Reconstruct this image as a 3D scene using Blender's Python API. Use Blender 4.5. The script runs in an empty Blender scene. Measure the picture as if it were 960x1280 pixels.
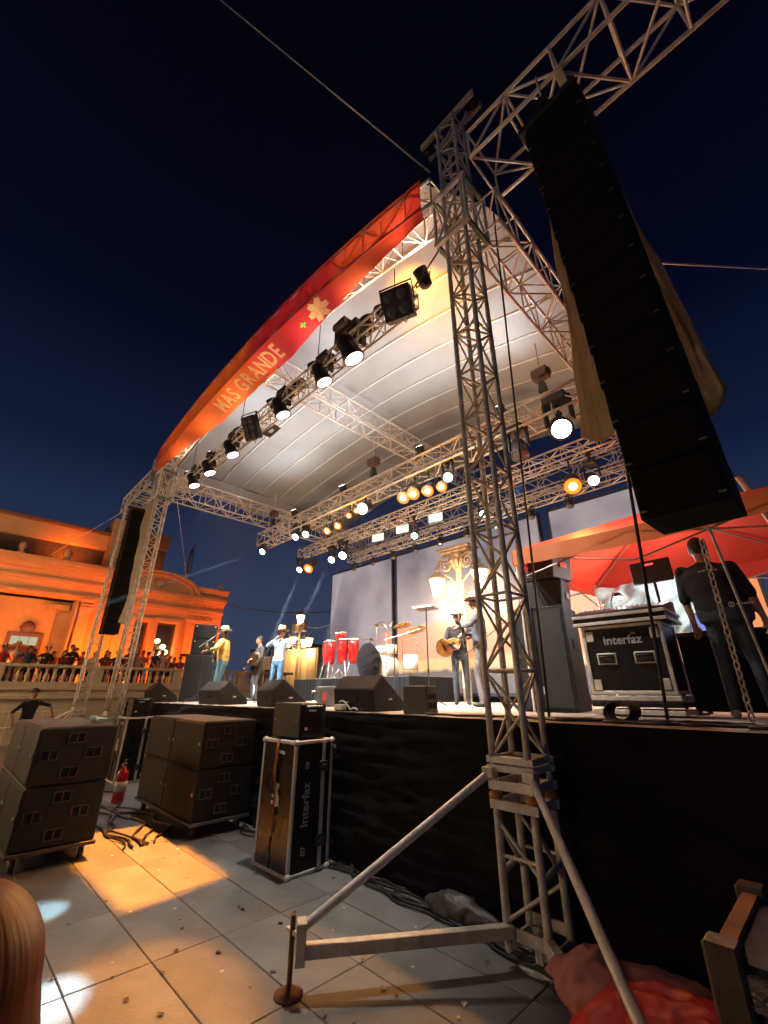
import bpy, bmesh, math, random
import numpy as np
from mathutils import Vector, Matrix, noise
random.seed(7)
R = math.radians
scene = bpy.context.scene
COL = scene.collection

# ------------------------------------------------------------------ camera
cam_d = bpy.data.cameras.new('camera')
cam = bpy.data.objects.new('camera', cam_d)
COL.objects.link(cam)
cam.location = (0, 0, 1.65)
cam.rotation_euler = (R(90 + 23.2), 0, R(45.5))
cam_d.sensor_fit = 'VERTICAL'
cam_d.sensor_height = 36
cam_d.lens = 36 * 525.0 / 1280.0
cam_d.clip_start = 0.02
cam_d.clip_end = 800
scene.camera = cam

# ------------------------------------------------------------------ night sky
world = bpy.data.worlds.new('World')
scene.world = world
world.use_nodes = True
wn, wl = world.node_tree.nodes, world.node_tree.links
wn.clear()
tc = wn.new('ShaderNodeTexCoord')
sx = wn.new('ShaderNodeSeparateXYZ')
rp = wn.new('ShaderNodeValToRGB')
bg = wn.new('ShaderNodeBackground')
wo = wn.new('ShaderNodeOutputWorld')
wl.new(tc.outputs['Generated'], sx.inputs[0])
wl.new(sx.outputs['Z'], rp.inputs[0])
wl.new(rp.outputs[0], bg.inputs['Color'])
wl.new(bg.outputs[0], wo.inputs[0])
el = rp.color_ramp.elements
el[0].position = 0.0
el[0].color = (0.030, 0.044, 0.086, 1)
el[1].position = 1.0
el[1].color = (0.0004, 0.0005, 0.0022, 1)
for p, c in ((0.12, (0.027, 0.041, 0.086)), (0.28, (0.0135, 0.0235, 0.060)), (0.45, (0.0040, 0.0082, 0.030)),
             (0.66, (0.0010, 0.0022, 0.0118)), (0.85, (0.0006, 0.0008, 0.0042))):
    e = el.new(p)
    e.color = (*c, 1)
bg.inputs['Strength'].default_value = 1.0

# ------------------------------------------------------------------ render settings
scene.render.engine = 'CYCLES'
cy = scene.cycles
cy.use_denoising = True
cy.max_bounces = 6
cy.diffuse_bounces = 3
cy.glossy_bounces = 3
cy.transmission_bounces = 4
cy.volume_bounces = 0
cy.sample_clamp_indirect = 4.0
cy.sample_clamp_direct = 0.0
cy.caustics_reflective = False
cy.caustics_refractive = False
cy.use_light_tree = True
scene.view_settings.view_transform = 'Standard'
scene.view_settings.look = 'None'
scene.view_settings.exposure = 0.2
scene.view_settings.gamma = 1.0
scene.view_settings.use_curve_mapping = False

# ------------------------------------------------------------------ materials
MATS = {}


def mat(name, col, rough=0.6, metal=0.0, var=0.15, vscale=6.0, bump=0.15, bscale=40.0, emit=None, es=0.0,
        rnd=0.0, sheen=0.0, transl=None, alpha=1.0, coat=0.0, spec=None):
    """procedural material: base colour broken up by noise, fine noise relief"""
    if name in MATS:
        return MATS[name]
    m = bpy.data.materials.new(name)
    m.use_nodes = True
    n, l = m.node_tree.nodes, m.node_tree.links
    b = n['Principled BSDF']
    b.inputs['Roughness'].default_value = rough
    b.inputs['Metallic'].default_value = metal
    if spec is not None:
        b.inputs['Specular IOR Level'].default_value = spec
    if coat:
        b.inputs['Coat Weight'].default_value = coat
    co = n.new('ShaderNodeTexCoord')
    if var > 0 or rnd > 0:
        nz = n.new('ShaderNodeTexNoise')
        nz.inputs['Scale'].default_value = vscale
        nz.inputs['Detail'].default_value = 5
        nz.inputs['Roughness'].default_value = 0.65
        l.new(co.outputs['Object'], nz.inputs['Vector'])
        mr = n.new('ShaderNodeMapRange')
        mr.inputs['From Min'].default_value = 0.3
        mr.inputs['From Max'].default_value = 0.7
        mr.inputs['To Min'].default_value = 1 - var
        mr.inputs['To Max'].default_value = 1 + var
        l.new(nz.outputs['Fac'], mr.inputs['Value'])
        fac = mr.outputs[0]
        if rnd > 0:
            oi = n.new('ShaderNodeObjectInfo')
            m2 = n.new('ShaderNodeMapRange')
            m2.inputs['To Min'].default_value = 1 - rnd
            m2.inputs['To Max'].default_value = 1 + rnd
            l.new(oi.outputs['Random'], m2.inputs['Value'])
            mm = n.new('ShaderNodeMath')
            mm.operation = 'MULTIPLY'
            l.new(fac, mm.inputs[0])
            l.new(m2.outputs[0], mm.inputs[1])
            fac = mm.outputs[0]
        vm = n.new('ShaderNodeVectorMath')
        vm.operation = 'SCALE'
        vm.inputs[0].default_value = col
        l.new(fac, vm.inputs['Scale'])
        l.new(vm.outputs[0], b.inputs['Base Color'])
        r2 = n.new('ShaderNodeMapRange')
        r2.inputs['To Min'].default_value = max(0.03, rough - 0.1)
        r2.inputs['To Max'].default_value = min(1, rough + 0.1)
        l.new(nz.outputs['Fac'], r2.inputs['Value'])
        l.new(r2.outputs[0], b.inputs['Roughness'])
    else:
        b.inputs['Base Color'].default_value = (*col, 1)
    if bump > 0:
        nb = n.new('ShaderNodeTexNoise')
        nb.inputs['Scale'].default_value = bscale
        nb.inputs['Detail'].default_value = 4
        l.new(co.outputs['Object'], nb.inputs['Vector'])
        bp = n.new('ShaderNodeBump')
        bp.inputs['Strength'].default_value = bump
        bp.inputs['Distance'].default_value = 0.02
        l.new(nb.outputs['Fac'], bp.inputs['Height'])
        l.new(bp.outputs[0], b.inputs['Normal'])
    if sheen:
        b.inputs['Sheen Weight'].default_value = sheen
    if emit is not None:
        b.inputs['Emission Color'].default_value = (*emit, 1)
        b.inputs['Emission Strength'].default_value = es
        m.cycles.emission_sampling = 'NONE'
    if transl is not None:      # cloth that lets light through
        tr = n.new('ShaderNodeBsdfTranslucent')
        tr.inputs['Color'].default_value = (*transl, 1)
        mx = n.new('ShaderNodeMixShader')
        mx.inputs[0].default_value = 0.4
        out = n['Material Output']
        l.new(b.outputs[0], mx.inputs[1])
        l.new(tr.outputs[0], mx.inputs[2])
        l.new(mx.outputs[0], out.inputs['Surface'])
    MATS[name] = m
    return m


def glow(name, col, strength):
    return mat(name, (0.02, 0.02, 0.02), 0.3, var=0, bump=0, emit=col, es=strength)


M_ALU = mat('aluminium', (0.74, 0.72, 0.68), 0.45, 0.25, var=0.22, vscale=9, bump=0.12, bscale=60, rnd=0.1)
M_ALU_OLD = mat('worn_steel', (0.62, 0.59, 0.51), 0.48, 0.25, var=0.35, vscale=7, bump=0.2, bscale=50, rnd=0.1)
M_BLACK = mat('black_paint', (0.009, 0.009, 0.010), 0.5, var=0.3, vscale=5, bump=0.25, bscale=160)
M_CAB = mat('cabinet_cool_tint', (0.009, 0.016, 0.026), 0.45, var=0.45, vscale=3, bump=0.5, bscale=230, spec=0.3)  # bluish cast of cool light put into the cabinet colour
M_CAB2 = mat('cabinet_paint_dusty', (0.0105, 0.0110, 0.0118), 0.55, var=0.5, vscale=2.5, bump=0.5, bscale=230, spec=0.22)
M_CABTOP = mat('cabinet_top_tan', (0.11, 0.085, 0.062), 0.8, var=0.35, vscale=4, bump=0.3, bscale=120)  # tan, paler than the cabinet sides
M_HOLE = mat('hole_shade', (0.004, 0.004, 0.004), 0.9, var=0, bump=0)  # shade inside holes and slots, put into a flat near-black
M_CLOTH_BLACK = mat('black_cloth', (0.0065, 0.0065, 0.0078), 0.9, var=0.25, vscale=4, bump=0.3, bscale=300, sheen=0.03, spec=0.12)
M_ARRAY = mat('array_black', (0.0026, 0.0024, 0.0024), 0.7, var=0.3, vscale=4, bump=0.3, bscale=150, spec=0.12)
M_WHITE_TXT = mat('white_print', (0.72, 0.72, 0.70), 0.6, var=0.15, vscale=30, bump=0)
M_CHROME = mat('chrome', (0.7, 0.7, 0.7), 0.22, 1.0, var=0.1, bump=0.05)
M_RUBBER = mat('cable_rubber', (0.013, 0.013, 0.014), 0.5, var=0.2, bump=0.1)
M_TARP = mat('roof_tarp', (0.355, 0.375, 0.39), 0.75, var=0.16, vscale=0.7, bump=0.12, bscale=8)
M_SEAM = mat('roof_seam', (0.85, 0.84, 0.80), 0.6, var=0.05, bump=0.05)
M_COVER = mat('beige_cover_cloth', (0.58, 0.51, 0.38), 0.8, var=0.2, vscale=3, bump=0.3, bscale=20, transl=(0.5, 0.42, 0.28))
M_SKIN = mat('skin', (0.42, 0.23, 0.15), 0.55, var=0.12, vscale=12, bump=0.1, bscale=90)
M_HAIR = mat('dark_hair', (0.018, 0.012, 0.009), 0.5, var=0.4, vscale=25, bump=0.5, bscale=120)
M_WOOD = mat('raw_wood', (0.30, 0.20, 0.11), 0.7, var=0.35, vscale=9, bump=0.4, bscale=60)
M_RED = mat('red_lacquer', (0.42, 0.008, 0.008), 0.22, var=0.15, bump=0.0, coat=0.5)
M_STAGE = mat('stage_board', (0.34, 0.29, 0.235), 0.55, var=0.3, vscale=2.5, bump=0.2, bscale=50, rnd=0.08)


# ------------------------------------------------------------------ mesh helpers
class MB:
    """collects shapes and links them as ONE mesh object"""

    def __init__(s):
        s.v, s.f, s.m, s.sm = [], [], [], []

    def add(s, vs, fs, mi=0, smooth=False):
        o = len(s.v)
        s.v += [tuple(v) for v in vs]
        for f in fs:
            s.f.append([i + o for i in f])
            s.m.append(mi)
            s.sm.append(smooth)
        return s

    def box(s, c, d, mi=0, rot=None, taper=1.0):
        x, y, z = d[0] / 2, d[1] / 2, d[2] / 2
        vs = [Vector((a * x * (taper if k > 0 else 1), b * y * (taper if k > 0 else 1), k * z)) for a, b, k in
              ((-1, -1, -1), (1, -1, -1), (1, 1, -1), (-1, 1, -1), (-1, -1, 1), (1, -1, 1), (1, 1, 1), (-1, 1, 1))]
        if rot is not None:
            vs = [rot @ v for v in vs]
        return s.add([v + Vector(c) for v in vs],
                     [(0, 3, 2, 1), (4, 5, 6, 7), (0, 1, 5, 4), (1, 2, 6, 5), (2, 3, 7, 6), (3, 0, 4, 7)], mi)

    def tube(s, p, q, r, r2=None, n=8, mi=0, caps=True):
        p, q = Vector(p), Vector(q)
        r2 = r if r2 is None else r2
        d = (q - p)
        if d.length < 1e-6:
            return s
        d.normalize()
        a = d.orthogonal().normalized()
        b = d.cross(a)
        vs = []
        for c, rr in ((p, r), (q, r2)):
            for i in range(n):
                t = 2 * math.pi * i / n
                vs.append(c + a * math.cos(t) * rr + b * math.sin(t) * rr)
        fs = [(i, (i + 1) % n, n + (i + 1) % n, n + i) for i in range(n)]
        s.add(vs, fs, mi, n > 5)
        if caps:
            s.add(vs, [tuple(range(n - 1, -1, -1)), tuple(range(n, 2 * n))], mi)
        return s

    def path(s, pts, r, n=6, mi=0, closed=False):
        pts = [Vector(p) for p in pts]
        vs = []
        k = len(pts)
        a = None
        for i, p in enumerate(pts):
            d = (pts[(i + 1) % k] - pts[i - 1]) if (closed or 0 < i < k - 1) else (pts[1] - pts[0] if i == 0 else pts[-1] - pts[-2])
            d.normalize()
            if a is None:
                a = d.orthogonal().normalized()
            else:
                a = (a - d * a.dot(d))
                a = a.normalized() if a.length > 1e-6 else d.orthogonal().normalized()
            b = d.cross(a)
            rr = r[i] if isinstance(r, (list, tuple)) else r
            for j in range(n):
                t = 2 * math.pi * j / n
                vs.append(p + a * math.cos(t) * rr + b * math.sin(t) * rr)
        fs = []
        for i in range(k if closed else k - 1):
            for j in range(n):
                i2 = (i + 1) % k
                fs.append((i * n + j, i * n + (j + 1) % n, i2 * n + (j + 1) % n, i2 * n + j))
        if not closed:
            fs.append(tuple(range(n - 1, -1, -1)))
            fs.append(tuple((k - 1) * n + j for j in range(n)))
        return s.add(vs, fs, mi, True)

    def lathe(s, prof, n=16, c=(0, 0, 0), mi=0, rot=None, smooth=True, sq=(1, 1)):
        vs, fs = [], []
        for r, z in prof:
            for i in range(n):
                t = 2 * math.pi * i / n
                v = Vector((r * math.cos(t) * sq[0], r * math.sin(t) * sq[1], z))
                if rot is not None:
                    v = rot @ v
                vs.append(v + Vector(c))
        for j in range(len(prof) - 1):
            for i in range(n):
                fs.append((j * n + i, j * n + (i + 1) % n, (j + 1) * n + (i + 1) % n, (j + 1) * n + i))
        fs.append(tuple(range(n - 1, -1, -1)))
        fs.append(tuple((len(prof) - 1) * n + i for i in range(n)))
        return s.add(vs, fs, mi, smooth)

    def prism(s, poly, axis, a, b, mi=0):
        """polygon in a plane, extruded along axis ('x','y','z') from a to b"""
        n = len(poly)

        def P(u, v, w):
            return {'x': (w, u, v), 'y': (u, w, v), 'z': (u, v, w)}[axis]
        vs = [P(u, v, a) for u, v in poly] + [P(u, v, b) for u, v in poly]
        fs = [(i, (i + 1) % n, n + (i + 1) % n, n + i) for i in range(n)]
        fs += [tuple(range(n - 1, -1, -1)), tuple(range(n, 2 * n))]
        return s.add(vs, fs, mi)

    def grid(s, fn, nu, nv, mi=0, smooth=True):
        vs = [fn(i / nu, j / nv) for j in range(nv + 1) for i in range(nu + 1)]
        fs = [(j * (nu + 1) + i, j * (nu + 1) + i + 1, (j + 1) * (nu + 1) + i + 1, (j + 1) * (nu + 1) + i)
              for j in range(nv) for i in range(nu)]
        return s.add(vs, fs, mi, smooth)

    def mesh(s, name, mats, bevel=0.0, fix=True):
        me = bpy.data.meshes.new(name)
        me.from_pydata(s.v, [], s.f)
        for m in (mats if isinstance(mats, (list, tuple)) else [mats]):
            me.materials.append(m)
        me.polygons.foreach_set('material_index', s.m)
        me.polygons.foreach_set('use_smooth', s.sm)
        if fix or bevel:
            bm = bmesh.new()
            bm.from_mesh(me)
            if bevel:
                bmesh.ops.remove_doubles(bm, verts=bm.verts, dist=1e-5)
                es = [e for e in bm.edges if len(e.link_faces) == 2 and e.calc_face_angle(0) > 0.6]
                bmesh.ops.bevel(bm, geom=es, offset=bevel, segments=1, affect='EDGES', clamp_overlap=True)
            bmesh.ops.recalc_face_normals(bm, faces=bm.faces)
            bm.to_mesh(me)
            bm.free()
        me.update()
        return me

    def build(s, name, mats, parent=None, loc=None, bevel=0.0, fix=True):
        return link(name, s.mesh(name, mats, bevel, fix), parent, loc)


def link(name, me, parent=None, loc=None, rot=None):
    o = bpy.data.objects.new(name, me)
    COL.objects.link(o)
    if parent is not None:
        o.parent = parent
    if loc is not None:
        o.location = loc
    if rot is not None:
        o.rotation_euler = rot
    return o


def tag(o, label, cat, group=None, kind=None):
    if label:
        o['label'] = label
    if cat:
        o['category'] = cat
    if group:
        o['group'] = group
    if kind:
        o['kind'] = kind
    return o


def thing(name, label, cat, loc=(0, 0, 0), rz=0.0, group=None):
    o = bpy.data.objects.new(name, None)
    COL.objects.link(o)
    o.location = loc
    o.rotation_euler = (0, 0, rz)
    o.empty_display_size = 0.1
    return tag(o, label, cat, group)


def copy_tree(o, parent=None):
    c = o.copy()
    COL.objects.link(c)
    c.parent = parent
    for ch in list(o.children):
        copy_tree(ch, c)
    return c


def text_mesh(s, size, mat_, depth=0.003, bold=0.0):
    cu = bpy.data.curves.new('lettering', 'FONT')
    cu.body = s
    cu.size = size
    cu.extrude = depth
    cu.offset = bold
    cu.align_x = 'CENTER'
    cu.align_y = 'CENTER'
    cu.resolution_u = 3
    o = bpy.data.objects.new('lettering', cu)
    COL.objects.link(o)
    dg = bpy.context.evaluated_depsgraph_get()
    me = bpy.data.meshes.new_from_object(o.evaluated_get(dg))
    bpy.data.objects.remove(o)
    me.materials.clear()
    me.materials.append(mat_)
    return me


BARS = {}


def bar(parent, p, q, r, m=M_ALU, name='brace', n=6):
    """one truss member; alike members share a mesh"""
    p, q = Vector(p), Vector(q)
    v = q - p
    k = (round(v.x, 3), round(v.y, 3), round(v.z, 3), round(r, 4), m.name, n)
    if k not in BARS:
        BARS[k] = MB().tube((0, 0, 0), v, r, n=n).mesh(name, m)
    return link(name, BARS[k], parent, p)


def lattice(parent, st, W, H, rc, rb, m=M_ALU, parts=True, rungs=True, mid_h=True, zig=2):
    """box truss along the stations ST (centre of the bottom face); four chords and zigzag braces on four faces"""
    W, H = Vector(W), Vector(H)
    st = [Vector(p) for p in st]
    C4 = [[p - W / 2, p + W / 2, p + W / 2 + H, p - W / 2 + H] for p in st]
    for c in range(4):
        if len(st) > 2 and not parts:
            MB().path([q[c] for q in C4], rc, n=8).build('chord', m, parent)
        else:
            MB().path([q[c] for q in C4], rc, n=8).build('chord', m, parent)
    mb = MB()

    def B(p, q):
        if parts:
            bar(parent, p, q, rb, m)
        else:
            mb.tube(p, q, rb, n=5, caps=False)
    for i in range(len(st) - 1):
        for a, b in ((0, 1), (1, 2), (2, 3), (3, 0)):
            if (i + a) % 2 == 0:
                B(C4[i][a], C4[i + 1][b])
            else:
                B(C4[i][b], C4[i + 1][a])
    if rungs:
        for i in range(0, len(st), zig):
            for a, b in ((0, 1), (1, 2), (2, 3), (3, 0)):
                B(C4[i][a], C4[i][b])
    if not parts:
        o = mb.build('lattice', m, parent)
        o['kind'] = 'stuff'


def line(p, q, n):
    p, q = Vector(p), Vector(q)
    return [p.lerp(q, i / n) for i in range(n + 1)]


def sag(p, q, s, n=14):
    p, q = Vector(p), Vector(q)
    return [p.lerp(q, i / n) - Vector((0, 0, s * 4 * (i / n) * (1 - i / n))) for i in range(n + 1)]


def aim_rot(d):
    """rotation whose -Z looks along d"""
    return Vector(d).to_track_quat('-Z', 'Y').to_matrix()

# ================================================================== THE SETTING
SZ = 1.42          # stage floor height
SY = 3.55          # stage front edge

# ---- ground
gm = mat('plaza_stone', (0.21, 0.195, 0.175), 0.55, var=0.22, vscale=1.3, bump=0.25, bscale=30)
g = MB().add([(-160, -60, -0.014), (60, -60, -0.014), (60, 160, -0.014), (-160, 160, -0.014)], [(0, 1, 2, 3)]).build('ground', mat('ground_bed', (0.085, 0.08, 0.074), 0.8, var=0.3, vscale=0.8, bump=0.3, bscale=10))
tag(g, 'broad plaza floor of grey stone slabs with dark joints', 'ground', kind='structure')
m_slab = mat('stone_slab', (0.175, 0.170, 0.160), 0.5, var=0.30, vscale=2.2, bump=0.22, bscale=45, rnd=0.14)
P = 0.485
PX = 0.97
slab_me = []
for k in range(4):
    w = P - 0.004 - 0.001 * k
    slab_me.append(MB().box((0, 0, -0.03), (w + PX - P, w, 0.06)).mesh('paver', m_slab, bevel=0.004))
cells = []
for ix in range(-20, 6):
    for iy in range(-2, 11):
        X, Y = -3.72 + PX * (ix + .5), 1.51 + P * (iy - 0.5)
        if Y > 3.72:
            continue
        f = X * -math.sin(R(45.5)) + Y * math.cos(R(45.5))
        if f < 0.3:
            continue
        cells.append((math.hypot(X, Y), X, Y))
cells.sort()
for d, X, Y in cells[:300]:
    o = link('paver', random.choice(slab_me), g, (X, Y, 0.014 + random.uniform(-0.002, 0.001)))
    o.rotation_euler = (random.uniform(-.0025, .0025), random.uniform(-.0025, .0025), random.choice((0, 2)) * math.pi / 2)

# ---- stage: deck panels, fascia, pleated black skirt
stage = thing('stage', 'raised concert stage deck skirted in black cloth along its front', 'stage')
X0, X1, Y1 = -12.9, 3.2, 9.55
nx, ny = 13, 6
pw, pd = (X1 - X0) / nx, (Y1 - SY - 0.03) / ny
pm = MB().box((0, 0, -0.03), (pw - 0.006, pd - 0.006, 0.06)).mesh('deck_panel', M_STAGE, bevel=0.003)
for i in range(nx):
    for j in range(ny):
        link('deck_panel', pm, stage, (X0 + pw * (i + .5), SY + .03 + pd * (j + .5), SZ + random.uniform(-.002, .001)))
mbx = MB()
mbx.box(((X0 + X1) / 2, (SY + Y1) / 2, SZ - 0.16), (X1 - X0, Y1 - SY - .1, 0.14))
mbx.build('frame', M_BLACK, stage)
for i in range(9):
    MB().tube((X0 + .3 + i * 1.85, SY + .3, 0), (X0 + .3 + i * 1.85, SY + .3, SZ - .23), 0.03).build('leg', M_ALU_OLD, stage)


def skirt(u, v):
    x = X0 + (X1 - X0) * u
    z = SZ + 0.008 - v * (SZ - 0.005)
    rip = 0.022 * (1 - abs(noise.noise((x * 0.9, 1.7, z * 7.5)))) ** 3 + 0.014 * noise.noise((x * 2.5, 4.1, z * 15))
    fold = 0.05 * noise.noise((x * 1.1, 9.0, z * .5)) * v + 0.02 * noise.noise((x * 6, 3.3, z * 1.5)) * v
    return (x, SY - 0.012 - rip - fold - 0.045 * v, z)


MB().grid(skirt, 520, 44).build('skirt', M_CLOTH_BLACK, stage, fix=False)
MB().grid(lambda u, v: (X0 - 0.02 - 0.02 * math.sin(u * 60) * v, SY + (Y1 - SY) * u, SZ + .004 - v * (SZ - .01)), 120, 8).build('skirt', M_CLOTH_BLACK, stage, fix=False)
# black carpet hanging over the front lip
MB().grid(lambda u, v: (X0 + (-3.0 - X0) * u, SY + 0.16 - 0.18 * v, SZ + 0.006 + 0.004 * math.sin(u * 140)), 160, 3).build('lip_carpet', M_CLOTH_BLACK, stage, fix=False)


# ---- towers
def tower(x, y, top, label, parts=True, head=True, w=0.29, group='truss towers of the stage roof', outr=((-.9, -1.31), (1.1, -1.1))):
    t = thing('truss_tower', label, 'truss tower', (x, y, 0), 0, group)
    n = max(4, 2 * int(round((top - 1.2) / 0.62)))
    h = w / 2
    lattice(t, line((0, 0, 1.2), (0, 0, top), n), (w, 0, 0), (0, w, 0), 0.027, 0.0125, M_ALU_OLD, parts, True)
    # fix: the box is centred on the stations in x only
    for ch in t.children:
        ch.location.y -= h
    # base section: four stout legs, cross members, sleeve bands and a round foot
    for a in (-1, 1):
        for b in (-1, 1):
            MB().tube((a * h, b * h, 0.10), (a * h, b * h, 0.86), 0.029, n=10).build('base_leg', M_ALU_OLD, t)
    for zz in (0.9, 1.02, 1.13, 1.185):
        mb = MB()
        hh = 0.06 if zz < 1.1 else 0.045
        for b in (-1, 1):
            mb.box((0, b * (h + .012), zz), (w + .09, 0.018, hh))
            mb.box((b * (h + .012), 0, zz), (0.018, w + .042, hh))
        mb.build('sleeve_band', M_ALU, t, bevel=.003)
    for a in (-1, 1):
        for b in (-1, 1):
            MB().tube((a * h, b * h, 0.86), (a * h, b * h, 1.2), 0.022, n=8).build('sleeve_post', M_ALU_OLD, t)
            MB().lathe([(0.05, 0), (0.05, 0.03), (0.03, 0.05)], 10, (a * h, b * h, 0.935)).build('guide_wheel', mat('amber_nylon', (0.5, 0.22, 0.06), 0.4), t)
    for b in (-1, 1):
        bar(t, (-h, b * h, 0.80), (h, b * h, 0.52), 0.014, M_ALU_OLD, 'base_brace')
        bar(t, (-h, b * h, 0.60), (h, b * h, 0.60), 0.013, M_ALU_OLD, 'base_brace')
        bar(t, (-h, b * h, 0.24), (h, b * h, 0.44), 0.014, M_ALU_OLD, 'base_brace')
        bar(t, (b * h, -h, 0.80), (b * h, h, 0.46), 0.014, M_ALU_OLD, 'base_brace')
        bar(t, (b * h, -h, 0.50), (b * h, h, 0.56), 0.024, M_ALU_OLD, 'base_brace')
        MB().box((0, b * h, 0.19), (w + .05, 0.02, 0.07)).build('base_plate', M_ALU_OLD, t, bevel=.003)
        MB().box((b * h, 0, 0.12), (0.02, w + .05, 0.07)).build('base_plate', M_ALU_OLD, t, bevel=.003)
    MB().lathe([(0.17, 0.0), (0.17, 0.012), (0.10, 0.022), (0.04, 0.03), (0.04, 0.2)], 24).build('foot_pad', M_ALU_OLD, t)
    for a, b in outr:
        e = Vector((a, b, 0))
        a, b = (1 if a > 0 else -1), (1 if b > 0 else -1)
        d = e.normalized()
        s0 = Vector((a * h, b * h, 0.20))
        rot = Matrix.Rotation(math.atan2(d.y, d.x), 3, 'Z')
        L = e.length - 0.2
        mid = d * (0.18 + L / 2)
        ob = MB().box((mid.x, mid.y, 0.205), (L, 0.062, 0.068), rot=rot).build('outrigger_beam', M_ALU_OLD, t, bevel=.004)
        pe = d * (e.length - 0.03)
        MB().box((pe.x, pe.y, 0.25), (0.06, 0.11, 0.2), rot=rot).build('bracket', M_ALU_OLD, t, bevel=.004)
        j = d * (e.length - 0.005) + d * 0.03
        jk = MB().tube((j.x, j.y, 0.03), (j.x, j.y, 0.38), 0.016, n=8).build('screw_jack', mat('rusty_screw', (0.16, 0.07, 0.03), 0.6, 0.4, var=0.4, vscale=30), t)
        MB().lathe([(0.085, 0.0), (0.085, 0.012), (0.05, 0.02), (0.02, 0.05)], 20, (j.x, j.y, 0.012)).build('jack_foot', mat('rusty_screw', (0, 0, 0)), jk)
        MB().box((j.x, j.y, 0.30), (0.12, 0.02, 0.02)).build('jack_handle', M_ALU_OLD, jk)
        top_p = Vector((a * (h + .02), b * (h + .02), 1.10))
        MB().tube((pe.x, pe.y, 0.31), top_p, 0.027, n=10).build('diagonal_brace', M_ALU, t)
        MB().box(top_p, (0.09, 0.09, 0.07)).build('clamp', M_ALU_OLD, t, bevel=.006)
    if head:
        mb = MB()
        mb.box((0, -.1, top + .05), (1.0, 0.05, 0.12)).box((0, .1, top + .05), (1.0, 0.05, 0.12))
        mb.build('head_beam', M_ALU_OLD, t, bevel=.004)
        for a in (-.42, .42):
            MB().lathe([(0.09, -.04), (0.09, .04)], 16, (a, 0, top + .06), rot=Matrix.Rotation(R(90), 3, 'X')).build('pulley', M_BLACK, t)
        for a in (-.3, .3):
            bar(t, (a, 0, top), (a * .4, 0, top - .45), 0.018, M_ALU_OLD, 'head_brace')
    return t


tower(-1.89, 3.30, 9.7, 'tall aluminium truss tower by the line array, its outrigger over the slabs')
tower(-13.0, 3.30, 8.8, 'aluminium truss tower at the stage corner beside the beige covered speakers', outr=((-.9, -1.31),))
tower(-17.3, 3.40, 8.3, 'thin truss tower in front of the balustrade, away from the stage', parts=False, head=False)
tower(-12.9, 11.3, 8.2, 'rear truss tower behind the grey screen wall, by the drum riser', parts=False, head=False, outr=())
tower(-1.6, 11.3, 8.2, 'rear truss tower behind the screen wall and red canopy', parts=False, head=False, outr=())

# ---- roof: arched front truss with banner, side and ridge trusses, tarpaulin
XC, HX = -7.45, 5.5


def zb(x):
    u = (x - XC) / HX
    return 7.55 + 0.80 * (1 - u * u) + 0.30 * max(0.0, -u) ** 1.5


def zt(x):
    return zb(x) + 0.55


roof = thing('stage_roof', 'arched white tarpaulin stage roof carried on lattice trusses', 'stage roof')


def tarp(u, v):
    x = -13.25 + (11.05 + .55 * min(1.0, v * 9)) * u
    y = 2.92 + 8.0 * v
    z = zt(x) + 0.05 + 0.012 * math.sin(v * 8 * math.pi * 1.33) + 0.02 * math.sin(u * 9 + v * 5)
    return (x, y, z)


MB().grid(tarp, 60, 48).build('tarpaulin', M_TARP, roof, fix=False)
for k in range(1, 11):
    v = k / 11.0
    pts = [Vector(tarp(i / 40, v)) - Vector((0, 0, 0.02)) for i in range(41)]
    MB().path(pts, 0.022, 4).build('seam', M_SEAM, roof)
for s, xx in ((-1, -13.27),):
    MB().grid(lambda u, v: (xx + 0.02 * math.sin(u * 25) + s * 0.04 * v, 2.9 + 8.0 * u, zt(xx) + .06 - v * (0.75 + .05 * math.sin(u * 17))), 60, 5).build('side_flap', M_TARP, roof, fix=False)

ft = thing('roof_truss', 'arched front roof truss of aluminium lattice wrapped by the orange banner', 'truss', group='trusses of the stage roof')
n = 24
lattice(ft, [(-12.85 + 10.8 * i / n, 3.1, zb(-12.85 + 10.8 * i / n)) for i in range(n + 1)], (0, 0.42, 0), (0, 0, 0.52), 0.025, 0.013, M_ALU, zig=1)
for (xa, lab) in ((-12.62, 'straight side roof truss over the black side speakers, stage end by the building'),
                  (-1.62, 'straight side roof truss running back above the mixing gear')):
    t = thing('roof_truss', lab, 'truss', group='trusses of the stage roof')
    lattice(t, line((xa, 3.35, 7.0), (xa, 10.9, 7.0), 15), (0.48, 0, 0), (0, 0, 0.62), 0.025, 0.014, M_ALU, zig=1)
t = thing('roof_truss', 'ridge roof truss running back beneath the middle of the tarpaulin', 'truss', group='trusses of the stage roof')
lattice(t, line((-7.0, 3.35, 7.98), (-7.0, 10.9, 7.98), 15), (0.44, 0, 0), (0, 0, 0.5), 0.024, 0.013, M_ALU, zig=1)
t = thing('roof_truss', 'rear roof truss of aluminium lattice closing the back of the roof', 'truss', group='trusses of the stage roof')
lattice(t, line((-12.8, 10.9, 7.0), (-1.5, 10.9, 7.0), 22), (0, 0.4, 0), (0, 0, 0.5), 0.024, 0.013, M_ALU, parts=False)
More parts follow.
